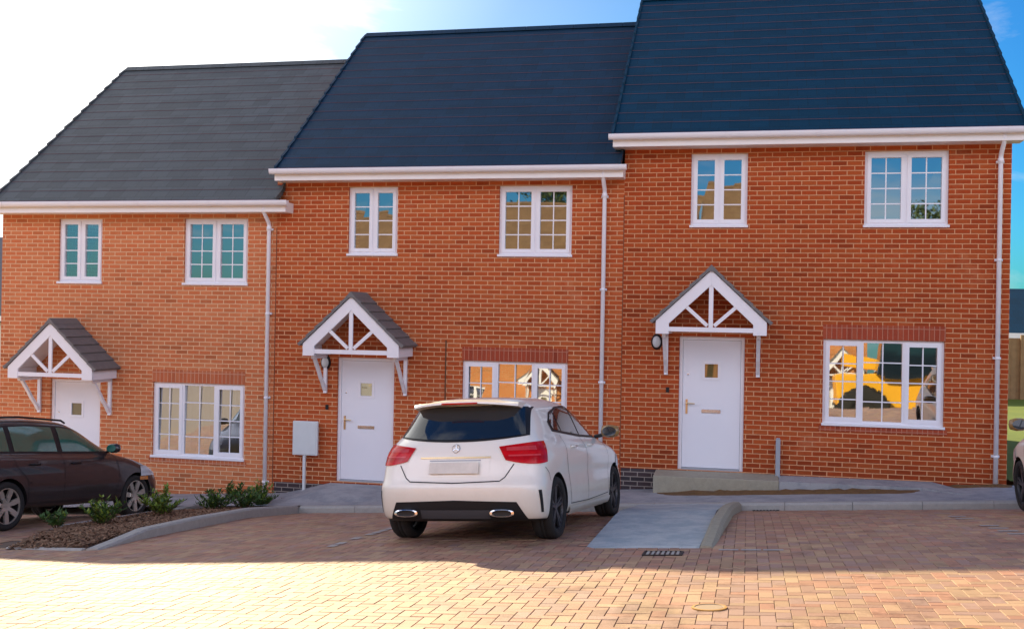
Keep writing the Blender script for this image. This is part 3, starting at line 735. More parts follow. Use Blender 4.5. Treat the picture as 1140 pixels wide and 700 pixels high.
# services cabinet on post
e=empty('meter_cabinet',(-7.36,-.16,-.45)); tag(e,'pale grey rectangular meter cabinet on thin post beside middle door','cabinet')
a=MB(); a.box(-.225,.225,-.012,.05,.62,1.20); c=a.build('box',M['lampglass'],e,bevel=.01); a=MB(); a.box(-.20,.20,-.018,-.013,.645,1.175); a.build('front_panel',M['lampglass'],e,bevel=.003)
a=MB(); a.box(-.025,.015,-.03,.02,-.05,.615); a.build('post',M['lampglass'],e)
e=MB(); e.box(-.035,.035,-.035,.02,0,.64); e.box(-.028,.028,-.028,.012,.64,.66); o=e.build('conduit_post',M['grey'],bevel=.006); o.location=(.47,-.09,.12); tag(o,'short grey conduit upstand against brick wall right of the white door','conduit')

# ------------------------------------------------------------------ SHRUBS
def shrub(x,y,h,w,n,seed,light,label):
    rn=random.Random(seed); z=G(x,min(y,KY))+.06
    e=empty('shrub',(x,y,z)); tag(e,label,'shrub','laurel shrubs in the planting bed')
    st=MB(); lf=MB()
    for k in range(n):
        a=rn.uniform(0,6.28); sp=rn.uniform(.15,1)*w*1.35; hh=h*.88*rn.uniform(.55,1)*(1-.25*sp/w)
        pts=[Vector((sp*.15*math.cos(a),sp*.15*math.sin(a),0)),Vector((sp*.5*math.cos(a),sp*.5*math.sin(a),hh*.5)),Vector((sp*math.cos(a),sp*math.sin(a),hh))]
        st.tube(pts,[.006,.004,.002],5)
        for q in range(19):
            f=rn.uniform(.25,1.05); p=pts[0].lerp(pts[1],f*2) if f<.5 else pts[1].lerp(pts[2],(f-.5)*2)
            b=rn.uniform(0,6.28); el=rn.uniform(.1,1.1); l=rn.uniform(.05,.095); d=Vector((math.cos(b)*math.cos(el),math.sin(b)*math.cos(el),math.sin(el)))
            s=d.cross(Vector((0,0,1))).normalized()*l*.21; up=s.cross(d).normalized()*l*.1
            lf.add([p,p+d*l*.4+s,p+d*l*.45-up,p+d*l*.4-s,p+d*l],[(0,1,2),(0,2,3),(1,4,2),(2,4,3)],1 if rn.random()<light else 0)
    st.build('stem',M['stem'],e); lf.build('foliage',[M['leaf'],M['leafl']],e,fix=False)
S=[(-8.05,-5.9,.30,.16,14,.1,'small dark shrub at the lower left end of the bed beside grey edging'),
   (-7.75,-5.45,.44,.20,24,.45,'upright shrub with light green tips, below the front door of the dark car'),
   (-7.70,-4.15,.46,.24,30,.75,'brightest yellow green shrub in front of the dark car front wheel'),
   (-7.75,-2.55,.42,.24,24,.15,'dark green shrub next to the dark car bumper'),
   (-7.45,-2.2,.42,.24,24,.15,'dark shrub below the right end of the left three-light window'),
   (-7.50,-1.5,.36,.20,20,.25,'shrub between the left window and the white downpipe'),
   (-8.35,-.8,.40,.20,20,.12,'rear dark shrub close against the brick wall'),
   (-7.72,-1.15,.46,.16,18,.45,'tall thin shrub nearest the white downpipe')]
for i,(x,y,h,w,n,l,lab) in enumerate(S): shrub(x,y,h,w,n,i+3,l,lab)

# ------------------------------------------------------------------ CARS
def interp(tab,x):
    if x<=tab[0][0]: return tab[0][1]
    for (a,va),(b,vb) in zip(tab,tab[1:]):
        if x<=b: return va+(vb-va)*(x-a)/(b-a)
    return tab[-1][1]
def car_shell(rows,mid,L):
    """rows: dict(xr,xf,w,cr,cf,z=[(x,z)...],wt=[(x,mult)...],n)"""
    bm=bmesh.new(); grid={}
    angs=[0,20,38,54,68,80,90]
    for s in (1,-1):
        for r,row in enumerate(rows):
            n=row.get('n',3.2); pts=[]
            for a in angs:
                c=abs(math.cos(R(a)))**(2/n) if a<90 else 0; sn=math.sin(R(a))**(2/n)
                pts.append((row['xr']+row['cr']*(1-c),row['w']*sn))
            xa=row['xr']+row['cr']; xb=row['xf']-row['cf']
            for m in mid: pts.append((xa+(xb-xa)*m,row['w']))
            n2=row.get('nf',2.6)
            for a in reversed(angs):
                c=abs(math.cos(R(a)))**(2/n2) if a<90 else 0; sn=math.sin(R(a))**(2/n2)
                pts.append((row['xf']-row['cf']*(1-c),row['w']*sn))
            for c,(x,y) in enumerate(pts):
                y*=interp(row.get('wt',[(0,1)]),x)
                if 'bow' in row and x<row['xr']+row['cr']: x+= -row['bow']*(1-(y/row['w'])**2)*0
                z=interp(row['z'],x)
                grid[(s,r,c)]=bm.verts.new((x,y*s,z))
        nc=len(pts)
        for r in range(len(rows)-1):
            for c in range(nc-1):
                q=[grid[(s,r,c)],grid[(s,r,c+1)],grid[(s,r+1,c+1)],grid[(s,r+1,c)]]
                bm.faces.new(q if s<0 else q[::-1])
    for r in (0,len(rows)-1):
        for c in range(nc-1):
            q=[grid[(1,r,c)],grid[(1,r,c+1)],grid[(-1,r,c+1)],grid[(-1,r,c)]]
            bm.faces.new(q)
    bmesh.ops.remove_doubles(bm,verts=bm.verts,dist=.0008)
    bmesh.ops.recalc_face_normals(bm,faces=bm.faces)
    me=bpy.data.meshes.new('body'); bm.to_mesh(me); bm.free(); return me
def cyl_mesh(x,y0,y1,z,r,n=48):
    mb=MB(); vs=[(x+r*math.cos(2*math.pi*k/n),y,z+r*math.sin(2*math.pi*k/n)) for y in (y0,y1) for k in range(n)]
    mb.add(vs,[tuple(range(n)),tuple(range(2*n-1,n-1,-1))]+[(k,k+n,(k+1)%n+n,(k+1)%n) for k in range(n)])
    return mb
def finish_body(me,wheels,rw,paint,parent,lev=2):
    o=bpy.data.objects.new('tmp',me); COL.objects.link(o)
    sb=o.modifiers.new('s','SUBSURF'); sb.levels=lev; sb.render_levels=lev
    dg=bpy.context.evaluated_depsgraph_get(); ev=o.evaluated_get(dg); smooth=bpy.data.meshes.new_from_object(ev)
    bvh=BVHTree.FromPolygons([v.co.copy() for v in smooth.vertices],[tuple(p.vertices) for p in smooth.polygons])
    cm=MB()
    for (wx,wy,wz) in wheels:
        s=1 if wy>0 else -1
        c=cyl_mesh(wx,s*.55,s*1.1,wz,rw); cm.add(c.v,c.f)
    co=cm.build('tmpc',M['blk'])
    bo=o.modifiers.new('b','BOOLEAN'); bo.operation='DIFFERENCE'; bo.object=co; bo.solver='EXACT'
    bpy.context.view_layer.update(); dg=bpy.context.evaluated_depsgraph_get(); ev=o.evaluated_get(dg); fin=bpy.data.meshes.new_from_object(ev)
    bpy.data.objects.remove(o); bpy.data.objects.remove(co)
    fin.materials.clear(); fin.materials.append(paint); fin.materials.append(M['blk'])
    for p in fin.polygons:
        c=p.center; p.material_index=0; p.use_smooth=True
        for (wx,wy,wz) in wheels:
            rr=math.hypot(c.x-wx,c.z-wz)
            if abs(c.y)>.5 and ((abs(rr-rw)<.02 and abs(p.normal.y)<.5 and abs(c.y)<.99 and p.normal.dot(Vector((wx-c.x,0,wz-c.z)).normalized())>.6) or (rr<rw-.01 and abs(c.y)<.60)): p.material_index=1
        if c.z<.26 and p.normal.z<-.5: p.material_index=1
    ob=bpy.data.objects.new('body',fin); COL.objects.link(ob); ob.parent=parent
    try:
        fin.set_sharp_from_angle(angle=R(40))
    except Exception: pass
    return ob,bvh
def patch(bvh,fn,nu,nv,name,mat,parent,off=.004,thick=0):
    """fn(u,v)->(origin,dir) ray; grid of hits"""
    mb=MB(); ids={}
    for j in range(nv+1):
        for i in range(nu+1):
            o,d=fn(i/nu,j/nv); d=Vector(d).normalized(); hit,nrm,idx,dist=bvh.ray_cast(Vector(o),d)
            if hit is None: ids[(i,j)]=None; continue
            if nrm.dot(d)>0 and not thick<0: nrm=nrm if thick==9 else -nrm
            ids[(i,j)]=len(mb.v); mb.v.append(tuple(hit+nrm*off))
    for j in range(nv):
        for i in range(nu):
            q=[ids[(i,j)],ids[(i+1,j)],ids[(i+1,j+1)],ids[(i,j+1)]]
            if None in q: continue
            mb.f.append(tuple(q)); mb.mi.append(0)
    return mb.build(name,mat,parent,smooth=True,fix=False)
def rearfn(y0,y1,zb,zt):   # zb,zt functions of y ; y0,y1 functions of v or consts
    def f(u,v):
        a=y0(v) if callable(y0) else y0; b=y1(v) if callable(y1) else y1
        y=a+(b-a)*u; return (-1,y,zb(y)+(zt(y)-zb(y))*v),(1,0,0)
    return f
def sidefn(s,xa,xb,zb,zt):
    def f(u,v):
        a=xa(v) if callable(xa) else xa; b=xb(v) if callable(xb) else xb
        x=a+(b-a)*u; return (x,s*2,zb(x)+(zt(x)-zb(x))*v),(0,-s,0)
    return f
def radfn(s,ax,ay,a0,a1,zb,zt):  # angle from rear (-x) toward side, outward-in
    def f(u,v):
        a=R(a0(v) if callable(a0) else a0)+(R(a1(v) if callable(a1) else a1)-R(a0(v) if callable(a0) else a0))*u
        d=Vector((-math.cos(a),s*math.sin(a),0)); z=zb(u)+(zt(u)-zb(u))*v
        return Vector((ax,s*ay,z))+d*2,-d
    return f
const=lambda c:(lambda x:c)
def curve(pts): return lambda x:interp(pts,x)

def wheel(parent,x,y,z,rad,width,style,name='wheel'):
    s=1 if y>0 else -1
    rr=rad*.74 if style!='small' else rad*.68
    hub=MB(); 
    pr=[(rr-.004,-width*.42),(rr*.93,-width*.30),(rr*.90,width*.30),(rr-.004,width*.40)]
    hub.lathe(pr,36,'y'); hub.lathe([(0,s*-.02),(rr*.88,s*-.02)],36,'y')
    hub.lathe([(rr*.55,s*.0),(rr*.55,s*.02),(0,s*.02)],24,'y')
    w=hub.build(name,M['blk'],parent,smooth=False); w.location=(x,y,z)
    t=MB(); h=width/2
    t.lathe([(rr,-h*.86),(rr+.012,-h*.98),(rad*.93,-h),(rad*.985,-h*.80),(rad,-h*.6),(rad,-h*.22),(rad*.985,-h*.2),(rad*.985,-h*.14),(rad,-h*.12),(rad,h*.12),(rad*.985,h*.14),(rad*.985,h*.2),(rad,h*.22),(rad,h*.6),(rad*.985,h*.80),(rad*.93,h),(rr+.012,h*.98),(rr,h*.86)],48,'y')
    t.build('tyre',M['tyre'],w,smooth=True)
    r=MB(); yo=s*(h*.72)
    r.lathe([(rr,yo-s*.02),(rr+.004,yo+s*.012),(rr*.955,yo+s*.012),(rr*.93,yo-s*.03)],48,'y')
    r.lathe([(0,yo-s*.0),(rr*.17,yo-s*.0),(rr*.20,yo-s*.03)],24,'y')
    n=5 if style=='five' else 7
    for k in range(n):
        a=2*math.pi*k/n+.3
        if style=='five':
            for da in (-.13,.13):
                p0=(rr*.16*math.cos(a+da*1.6),yo-s*.014,rr*.16*math.sin(a+da*1.6)); p1=(rr*.95*math.cos(a+da),yo-s*.006,rr*.95*math.sin(a+da))
                r.bar(p0,p1,.026,.022)
        else:
            for f0,f1,wd in ((.14,.5,.05),(.5,.96,.07)):
                p0=(rr*f0*math.cos(a),yo-s*.012,rr*f0*math.sin(a)); p1=(rr*f1*math.cos(a),yo-s*.004,rr*f1*math.sin(a)); r.bar(p0,p1,wd,.025)
    r.build('rim',M['rimdark'] if style=='five' else M['rimsilver'],w)
    return w
def strip(bvh,parent,pts,fnray,w,name,mat,off=.003):
    """thin strip following 2D pts; fnray(a,b)->(origin,dir)"""
    mb=MB(); prev=None
    P=[]
    for (a,b),(c,d) in zip(pts,pts[1:]):
        n=max(2,int(math.hypot(c-a,d-b)/.03))
        for k in range(n): P.append((a+(c-a)*k/n,b+(d-b)*k/n))
    P.append(pts[-1])
    for i,(a,b) in enumerate(P):
        q=P[min(i+1,len(P)-1)]; p=P[max(i-1,0)]; dx,dy=q[0]-p[0],q[1]-p[1]; l=math.hypot(dx,dy) or 1; nx,ny=-dy/l*w/2,dx/l*w/2
        cur=[]
        for sg in (-1,1):
            o,d=fnray(a+nx*sg,b+ny*sg); hit,nr,_,_=bvh.ray_cast(Vector(o),Vector(d).normalized())
            cur.append(None if hit is None else hit-Vector(d).normalized()*off)
        if prev and None not in prev and None not in cur:
            mb.add([prev[0],prev[1],cur[1],cur[0]],[(0,1,2,3)])
        prev=cur
    if mb.v: return mb.build(name,mat,parent,fix=False)
rayR=lambda y,z:((-1,y,z),(1,0,0))
def rayS(s): return lambda x,z:((x,2*s,z),(0,-s,0))

def hatchback():
    root=empty('parked_car')
    mid=[.12,.25,.40,.55,.70,.85]
    wtg=[(.15,.955),(1.2,1),(2.6,1),(3.2,.98)]
    rows=[
     dict(xr=.45,xf=3.9,w=.62,cr=.2,cf=.3,z=[(0,.24),(1,.22),(4,.22)]),
     dict(xr=.14,xf=4.14,w=.80,cr=.34,cf=.45,z=[(0,.235),(.5,.22),(4.2,.21)]),
     dict(xr=.075,xf=4.22,w=.872,cr=.36,cf=.55,z=[(0,.27),(.6,.24),(3.9,.235),(4.2,.24)]),
     dict(xr=.035,xf=4.28,w=.888,cr=.38,cf=.62,z=[(0,.40),(4.2,.38)]),
     dict(xr=-.008,xf=4.29,w=.886,cr=.40,cf=.66,z=[(0,.575),(.5,.56),(4.2,.50)]),
     dict(xr=.042,xf=4.27,w=.872,cr=.42,cf=.70,z=[(0,.615),(.7,.64),(3.6,.60),(4.2,.58)]),
     dict(xr=.075,xf=4.22,w=.892,cr=.44,cf=.75,z=[(0,.78),(.8,.80),(3.6,.74),(4.2,.68)],wt=[(.1,.97),(.8,1)]),
     dict(xr=.13,xf=4.10,w=.872,cr=.46,cf=.75,z=[(0,.925),(.8,.93),(3.3,.86),(4.1,.74)],wt=[(.1,.955),(.9,1)]),
     dict(xr=.185,xf=3.75,w=.815,cr=.46,cf=.7,z=[(0,1.005),(.8,1.0),(3.0,.93),(3.75,.86)],wt=[(.15,.93),(1.1,1)]),
     dict(xr=.235,xf=3.10,w=.785,cr=.48,cf=.55,z=[(0,1.06),(1.0,1.045),(2.7,.985),(3.1,.985)],wt=[(.15,.92),(1.2,1)]),
     dict(xr=.36,xf=2.72,w=.700,cr=.50,cf=.5,z=[(0,1.24),(2.7,1.20)],wt=[(.3,.92),(1.3,1)]),
     dict(xr=.455,xf=2.38,w=.610,cr=.45,cf=.42,z=[(0,1.355),(1.5,1.385),(2.4,1.345)],wt=[(.3,.94),(1.3,1)],n=3.6),
     dict(xr=.60,xf=2.15,w=.46,cr=.35,cf=.32,z=[(0,1.392),(1.5,1.425),(2.2,1.385)]),
     dict(xr=.85,xf=1.95,w=.22,cr=.2,cf=.2,z=[(0,1.412),(1.5,1.440),(2.2,1.40)]),
    ]
    me=car_shell(rows,mid,4.29)
    wz=.318; fx=3.44; rx=.74; wy=.785
    W=[(rx,wy,wz),(rx,-wy,wz),(fx,wy,wz),(fx,-wy,wz)]
    body,bvh=finish_body(me,W,.352,M['carwhite'],root)
    for (x,y,z) in W: wheel(root,x,y,z,.318,.225,'five')
    # rear glass and surround
    zb=lambda y:1.005+.10*abs(y)**2.2; zt=lambda y:1.335-.05*abs(y)**2
    patch(bvh,rearfn(lambda v:-.69+.075*v,lambda v:.69-.075*v,lambda y:.985+.12*abs(y)**2.2,zt),36,10,'rear_surround',M['blk'],body,.004)
    patch(bvh,rearfn(lambda v:-.655+.075*v,lambda v:.655-.075*v,zb,lambda y:zt(y)-.012),30,8,'rear_window',M['carglass'],body,.008)
    # spoiler
    sp=MB(); N=16
    for k in range(N+1):
        y=-.565+1.13*k/N; c=1-(abs(y)/.62)**3*.25
        xe=.265+.17*(abs(y)/.565)**4; zt_=1.392-.040*(y/.6)**2
        sp.v+=[(xe,y,zt_-.014),(xe-.004,y,zt_-.034),(.62,y,zt_-.06),(.72,y,zt_+.004),(.45,y,zt_+.0045)]
    for k in range(N):
        a=5*k; 
        for i in range(5): sp.f.append((a+i,a+(i+1)%5,a+5+(i+1)%5,a+5+i)); sp.mi.append(0)
    sp.f.append((0,1,2,3,4)); sp.mi.append(0); sp.f.append(tuple(5*N+i for i in (4,3,2,1,0))); sp.mi.append(0)
    spo=sp.build('spoiler',M['carwhite'],body,smooth=True); spo.data.set_sharp_from_angle(angle=R(35))
    a=MB(); a.box(.243,.256,-.19,.19,1.351,1.366); a.build('brake_light',M['red'],spo)
    # tail lamps
    for s in (1,-1):
        tl=patch(bvh,radfn(s,.95,.20,lambda v:21-4*v,lambda v:50+3*v,lambda u:.775-.02*u+.035*(1-u)**3+.03*u**4,lambda u:.935+.055*u-.015*u**4),20,10,'tail_lamp',M['red'],body,.010)
        patch(bvh,radfn(s,.95,.20,22,42,lambda u:.895,lambda u:.925+.01*u),10,3,'lens_bar',M['redl'],tl,.013)
        patch(bvh,radfn(s,.95,.20,23,44,lambda u:.842,lambda u:.856),10,2,'lens_bar',M['redl'],tl,.013)
        # corner air slits
        patch(bvh,radfn(s,.95,.20,lambda v:41.5-2.5*v,lambda v:43.5-2.2*v,lambda u:.32,lambda u:.53),3,8,'bumper_slit',M['blk'],body,.004)
        # shut lines
        strip(bvh,body,[(s*.60,.775),(s*.52,.655),(s*.47,.62),(s*.0,.605)],rayR,.010,'tailgate_gap',M['blk'])
    # diffuser
    patch(bvh,rearfn(lambda v:-.72+.09*v,lambda v:.72-.09*v,const(.262),lambda y:.445-.03*abs(y)),40,6,'diffuser',M['blk'],body,.006)
    patch(bvh,rearfn(-.36,.36,const(.275),const(.355)),20,4,'diffuser_panel',M['dkgrey'],body,.012)
    for s in (1,-1):
        e=MB(); n=20; cy=s*.50; cz=.325
        for rr,xx in ((1.0,.018),(1.08,.01),(.86,.006),(.80,.05)):
            for k in range(n):
                t=2*math.pi*k/n; e.v.append((xx,cy+.115*rr*math.copysign(abs(math.cos(t))**.8,math.cos(t)),cz+.033*rr*math.copysign(abs(math.sin(t))**.8,math.sin(t))))
        for q in range(3):
            for k in range(n): e.f.append((q*n+k,q*n+(k+1)%n,(q+1)*n+(k+1)%n,(q+1)*n+k)); e.mi.append(0)
        e.f.append(tuple(3*n+k for k in range(n))); e.mi.append(1)
        e.build('exhaust_tip',[M['chrome'],M['blk']],body,smooth=False)
    # plate, recess, badge
    patch(bvh,rearfn(-.36,.36,const(.66),const(.835)),12,6,'plate_recess',M['carwhite'],body,.003)
    pl=MB(); pl.box(-.26,.26,-.006,.006,-.056,.056); pl=pl.build('number_plate',M['plate'],body,bevel=.003); pl.matrix_local=Matrix.Translation((.052,0,.745))@Matrix.Rotation(R(-90),4,'Z')@Matrix.Rotation(R(-18),4,'X')
    strip(bvh,body,[(-.37,.843),(.37,.843)],rayR,.016,'plate_strip',M['brass'],.012)
    strip(bvh,body,[(-.27,.815),(.27,.815)],rayR,.010,'plate_shadow_gap',M['grey'],.006)
    b=MB(); n=24
    h0,nn,_,_=bvh.ray_cast(Vector((-1,0,.925)),Vector((1,0,0)))
    b.lathe([(.036,-.004),(.040,-.010),(.044,-.004),(.040,0),(.036,-.004)],24,'y')
    for k in range(3):
        t=math.pi/2+2*math.pi*k/3; b.bar((0,-.004,0),(.037*math.cos(t),-.004,.037*math.sin(t)),.009,.006)
    bo=b.build('badge',M['chrome'],body); bo.location=(h0.x-.006,0,.925); bo.rotation_euler=(0,R(18),R(-90)); bo.rotation_euler=(R(-20),0,R(-90))
    # side glass
    top=curve([(.98,1.15),(1.15,1.245),(1.5,1.305),(1.95,1.325),(2.3,1.30),(2.65,1.185),(3.02,1.0)])
    bot=curve([(.95,1.085),(1.3,1.06),(2.0,1.015),(3.05,.985)])
    for s in (1,-1):
        patch(bvh,sidefn(s,.96,3.02,lambda x:bot(x)-.018,lambda x:top(x)+.016),44,8,'window_surround',M['blk'],body,.004)
        for xa,xb in ((1.03,1.26),(1.30,1.98),(2.03,2.93)):
            patch(bvh,sidefn(s,xa,xb,lambda x:bot(x)+.004,lambda x:top(x)-.006),20,6,'side_window',M['carglass'],body,.008)
        rs=rayS(s)
        strip(bvh,body,[(2.00,1.0),(2.02,.60),(2.00,.32)],rs,.008,'door_gap',M['blk'])
        strip(bvh,body,[(3.0,.97),(3.08,.75),(3.02,.34),(2.00,.32),(1.22,.335)],rs,.008,'door_gap',M['blk'])
        strip(bvh,body,[(1.16,1.03),(1.10,.80),(1.18,.62),(1.24,.335)],rs,.008,'door_gap',M['blk'])
        strip(bvh,body,[(.34,.735),(.42,.68),(.46,.60)],rs,.007,'bumper_gap',M['blk'])
        sk=patch(bvh,sidefn(s,1.13,3.05,const(.24),const(.31)),24,3,'side_skirt',M['carwhite'],body,.022)
        for hx in (1.42,2.22):
            h=MB(); hh,n_,_,_=bvh.ray_cast(Vector((hx,2*s,.91)),Vector((0,-s,0)))
            h.tube([(hx-.09,hh.y+s*.004,.905),(hx-.08,hh.y+s*.028,.908),(hx+.09,hh.y+s*.028,.904),(hx+.10,hh.y+s*.004,.902)],.011,8); h.build('door_handle',M['carwhite'],body,smooth=True)
        # mirror
        m=MB(); m.lathe([(0,-.10),(.055,-.085),(.078,-.03),(.080,.03),(.06,.085),(0,.10)],20,'y')
        m.v=[(x*.75+2.88+ (0 if x<0 else x*.4),y*1.15+s*.965,z*.92+1.045) for x,y,z in m.v]; mo=m.build('wing_mirror',M['mirror'],body,smooth=True)
        m=MB(); m.add([(2.815,s*.965+.085*math.cos(t),1.045+.055*math.sin(t)) for t in [2*math.pi*k/20 for k in range(20)]],[tuple(range(20))]); m.build('mirror_glass',M['carglass'],mo,fix=False)
        m=MB(); m.tube([(2.93,s*.76,.985),(2.90,s*.90,1.01)],.022,8); m.build('mirror_arm',M['blk'],mo)
        patch(bvh,radfnF(s,3.2,.15,24,66,lambda u:.60+.03*u,lambda u:.70+.07*u),16,6,'headlamp',M['clear'],body,.006)
    patch(bvh,lambda u,v:((6,-.42+.84*u,.42+.25*v),(-1,0,0)),16,8,'grille',M['blk'],body,.006)
    patch(bvh,lambda u,v:((2.9-.62*u+.0,(-.60+1.2*v)*(1+.0*u),2),(0,0,-1)),14,16,'windscreen',M['carglass'],body,.006)
    patch(bvh,lambda u,v:((1.85-.75*u,-.36+.72*v,2),(0,0,-1)),12,12,'sunroof',M['carglass'],body,.004) if False else None
    return root,body
def radfnF(s,ax,ay,a0,a1,zb,zt):
    def f(u,v):
        a=R(a0+(a1-a0)*u); d=Vector((math.cos(a),s*math.sin(a),0)); z=zb(u)+(zt(u)-zb(u))*v
        return Vector((ax,s*ay,z))+d*3,-d
    return f
def place_car(root,x,y,heading,rearx,fx,half,lift=0):
    """x,y = ground point below the car's origin mid-track at rear bumper; heading clockwise from +Y"""
    f=Vector((math.sin(heading),math.cos(heading),0)); l=Vector((-f.y,f.x,0))*1
    l=Vector((-math.cos(heading),math.sin(heading),0))
    P=Vector((x,y,0)); 
    pr=P+f*rearx; pf=P+f*fx
    zr=(G(*(pr+l*half)[:2])+G(*(pr-l*half)[:2]))/2; zf=(G(*(pf+l*half)[:2])+G(*(pf-l*half)[:2]))/2
    zl=(G(*(pr+l*half)[:2])+G(*(pf+l*half)[:2]))/2; zrt=(G(*(pr-l*half)[:2])+G(*(pf-l*half)[:2]))/2
    fv=Vector((f.x*(fx-rearx),f.y*(fx-rearx),zf-zr)).normalized(); lv=Vector((l.x*2*half,l.y*2*half,zl-zrt)).normalized()
    up=fv.cross(lv).normalized(); lv=up.cross(fv).normalized()
    o=Vector((pr.x,pr.y,zr+lift))-fv*rearx
    m=Matrix.Identity(4)
    for i in range(3): m[i][0]=fv[i]; m[i][1]=lv[i]; m[i][2]=up[i]; m[i][3]=o[i]
    root.matrix_world=m
white,wb=hatchback()
wb.scale=(1,1.02,1.055); wb.location=(0,0,-.028)
tag(white,'white hatchback seen from behind with red tail lamps, parked before the middle house','car','cars parked in front of the terrace')
wb['label']='white dusty body shell'
place_car(white,-2.83,-7.03,R(5.5),.74,3.44,.78)
rc=copy_tree(white); tag(rc,'pale car cut off by the right edge, only front wheel and wing showing','car','cars parked in front of the terrace')
place_car(rc,4.26,-6.25,R(0),.74,3.44,.78)

def estate():
    root=empty('parked_car')
    mid=[.12,.25,.40,.55,.70,.85]
    rows=[
     dict(xr=.45,xf=4.1,w=.60,cr=.2,cf=.3,z=[(0,.24),(4,.24)]),
     dict(xr=.10,xf=4.36,w=.80,cr=.3,cf=.45,z=[(0,.28),(.5,.25),(4.4,.25)]),
     dict(xr=.03,xf=4.44,w=.845,cr=.34,cf=.55,z=[(0,.34),(4.2,.32)]),
     dict(xr=.0,xf=4.48,w=.86,cr=.36,cf=.62,z=[(0,.50),(4.2,.48)]),
     dict(xr=.06,xf=4.44,w=.858,cr=.36,cf=.66,z=[(0,.62),(4.2,.58)]),
     dict(xr=.09,xf=4.38,w=.855,cr=.38,cf=.70,z=[(0,.78),(3.4,.76),(4.3,.66)]),
     dict(xr=.12,xf=4.15,w=.825,cr=.38,cf=.75,z=[(0,.90),(3.2,.87),(4.1,.76)]),
     dict(xr=.14,xf=3.9,w=.785,cr=.38,cf=.65,z=[(0,.945),(3.2,.905),(3.9,.83)]),
     dict(xr=.16,xf=3.32,w=.765,cr=.38,cf=.5,z=[(0,.965),(3.3,.945)]),
     dict(xr=.30,xf=2.92,w=.685,cr=.40,cf=.45,z=[(0,1.18),(2.9,1.18)]),
     dict(xr=.42,xf=2.60,w=.60,cr=.36,cf=.38,z=[(0,1.36),(1.6,1.40),(2.6,1.345)],n=3.6),
     dict(xr=.52,xf=2.42,w=.47,cr=.28,cf=.28,z=[(0,1.395),(1.6,1.43),(2.5,1.38)]),
     dict(xr=.70,xf=2.2,w=.22,cr=.2,cf=.2,z=[(0,1.41),(1.6,1.445),(2.5,1.40)]),
    ]
    me=car_shell(rows,mid,4.48)
    wz=.305; fx=3.62; rx=1.06; wy=.755; W=[(rx,wy,wz),(rx,-wy,wz),(fx,wy,wz),(fx,-wy,wz)]
    body,bvh=finish_body(me,W,.345,M['cardark'],root)
    for (x,y,z) in W: wheel(root,x,y,z,.305,.20,'seven')
    top=curve([(.30,1.20),(.55,1.28),(1.5,1.325),(2.2,1.315),(2.55,1.27),(3.22,.97)]); bot=curve([(.3,.985),(3.25,.955)])
    for s in (1,-1):
        patch(bvh,sidefn(s,.34,3.18,lambda x:bot(x)-.012,lambda x:top(x)+.01),50,8,'window_surround',M['blk'],body,.004)
        for xa,xb in ((.42,1.15),(1.24,2.02),(2.12,3.08)):
            patch(bvh,sidefn(s,xa,xb,lambda x:bot(x)+.01,lambda x:top(x)-.012),20,6,'side_window',M['carglassg'],body,.008)
        rs=rayS(s)
        strip(bvh,body,[(2.07,1.33),(2.08,.6),(2.06,.32)],rs,.010,'door_gap',M['blk'])
        strip(bvh,body,[(3.16,.93),(3.22,.6),(3.12,.31),(2.06,.31),(1.42,.32)],rs,.010,'door_gap',M['blk'])
        strip(bvh,body,[(1.16,.96),(1.20,.80),(1.40,.62),(1.42,.32)],rs,.010,'door_gap',M['blk'])
        patch(bvh,sidefn(s,1.45,3.20,const(.565),const(.60)),30,2,'rubbing_strip',M['cardark'],body,.014)
        for hx in (1.52,2.30):
            h=MB(); hh,n_,_,_=bvh.ray_cast(Vector((hx,2*s,.82)),Vector((0,-s,0))); h.tube([(hx-.09,hh.y+s*.004,.815),(hx-.08,hh.y+s*.025,.818),(hx+.08,hh.y+s*.025,.818),(hx+.09,hh.y+s*.004,.815)],.012,8); h.build('door_handle',M['blk'],body,smooth=True)
        m=MB(); m.lathe([(0,-.09),(.055,-.075),(.072,-.03),(.072,.03),(.055,.075),(0,.09)],18,'y'); m.v=[(x*.8+3.02,y*1.15+s*.90,z*.95+1.01) for x,y,z in m.v]; mo=m.build('wing_mirror',M['cardark'],body,smooth=True)
        m=MB(); m.add([(2.955,s*.90+.08*math.cos(t),1.01+.052*math.sin(t)) for t in [2*math.pi*k/20 for k in range(20)]],[tuple(range(20))]); m.build('mirror_glass',M['carglassg'],mo,fix=False)
        m=MB(); m.tube([(3.08,s*.74,.97),(3.04,s*.84,.985)],.02,8); m.build('mirror_arm',M['blk'],mo)
        patch(bvh,radfnF(s,3.5,.15,26,74,lambda u:.60,lambda u:.72+.02*u),16,6,'headlamp',M['clear'],body,.008)
        patch(bvh,radfnF(s,3.5,.15,62,76,lambda u:.54,lambda u:.59),8,3,'indicator',M['amber'],body,.010)
        r=MB(); r.tube([(.62,s*.56,1.385),(.68,s*.565,1.415),(1.5,s*.575,1.438),(2.3,s*.565,1.405),(2.38,s*.56,1.37)],.014,8); r.build('roof_rail',M['blk'],body,smooth=True)
        patch(bvh,radfn(s,.95,.20,50,72,lambda u:.66,lambda u:.95),10,8,'tail_lamp',M['red'],body,.008)
    patch(bvh,lambda u,v:((6,-.60+1.2*u,.28+.12*v),(-1,0,0)),16,4,'bumper_grille',M['blk'],body,.006)
    patch(bvh,lambda u,v:((6,-.30+.6*u,.62+.09*v),(-1,0,0)),12,4,'grille',M['blk'],body,.006)
    patch(bvh,lambda u,v:((3.16-.5*u,-.56+1.12*v,2),(0,0,-1)),12,16,'windscreen',M['carglassg'],body,.006)
    patch(bvh,rearfn(-.55,.55,const(1.0),const(1.28)),16,6,'rear_window',M['carglassg'],body,.006)
    return root
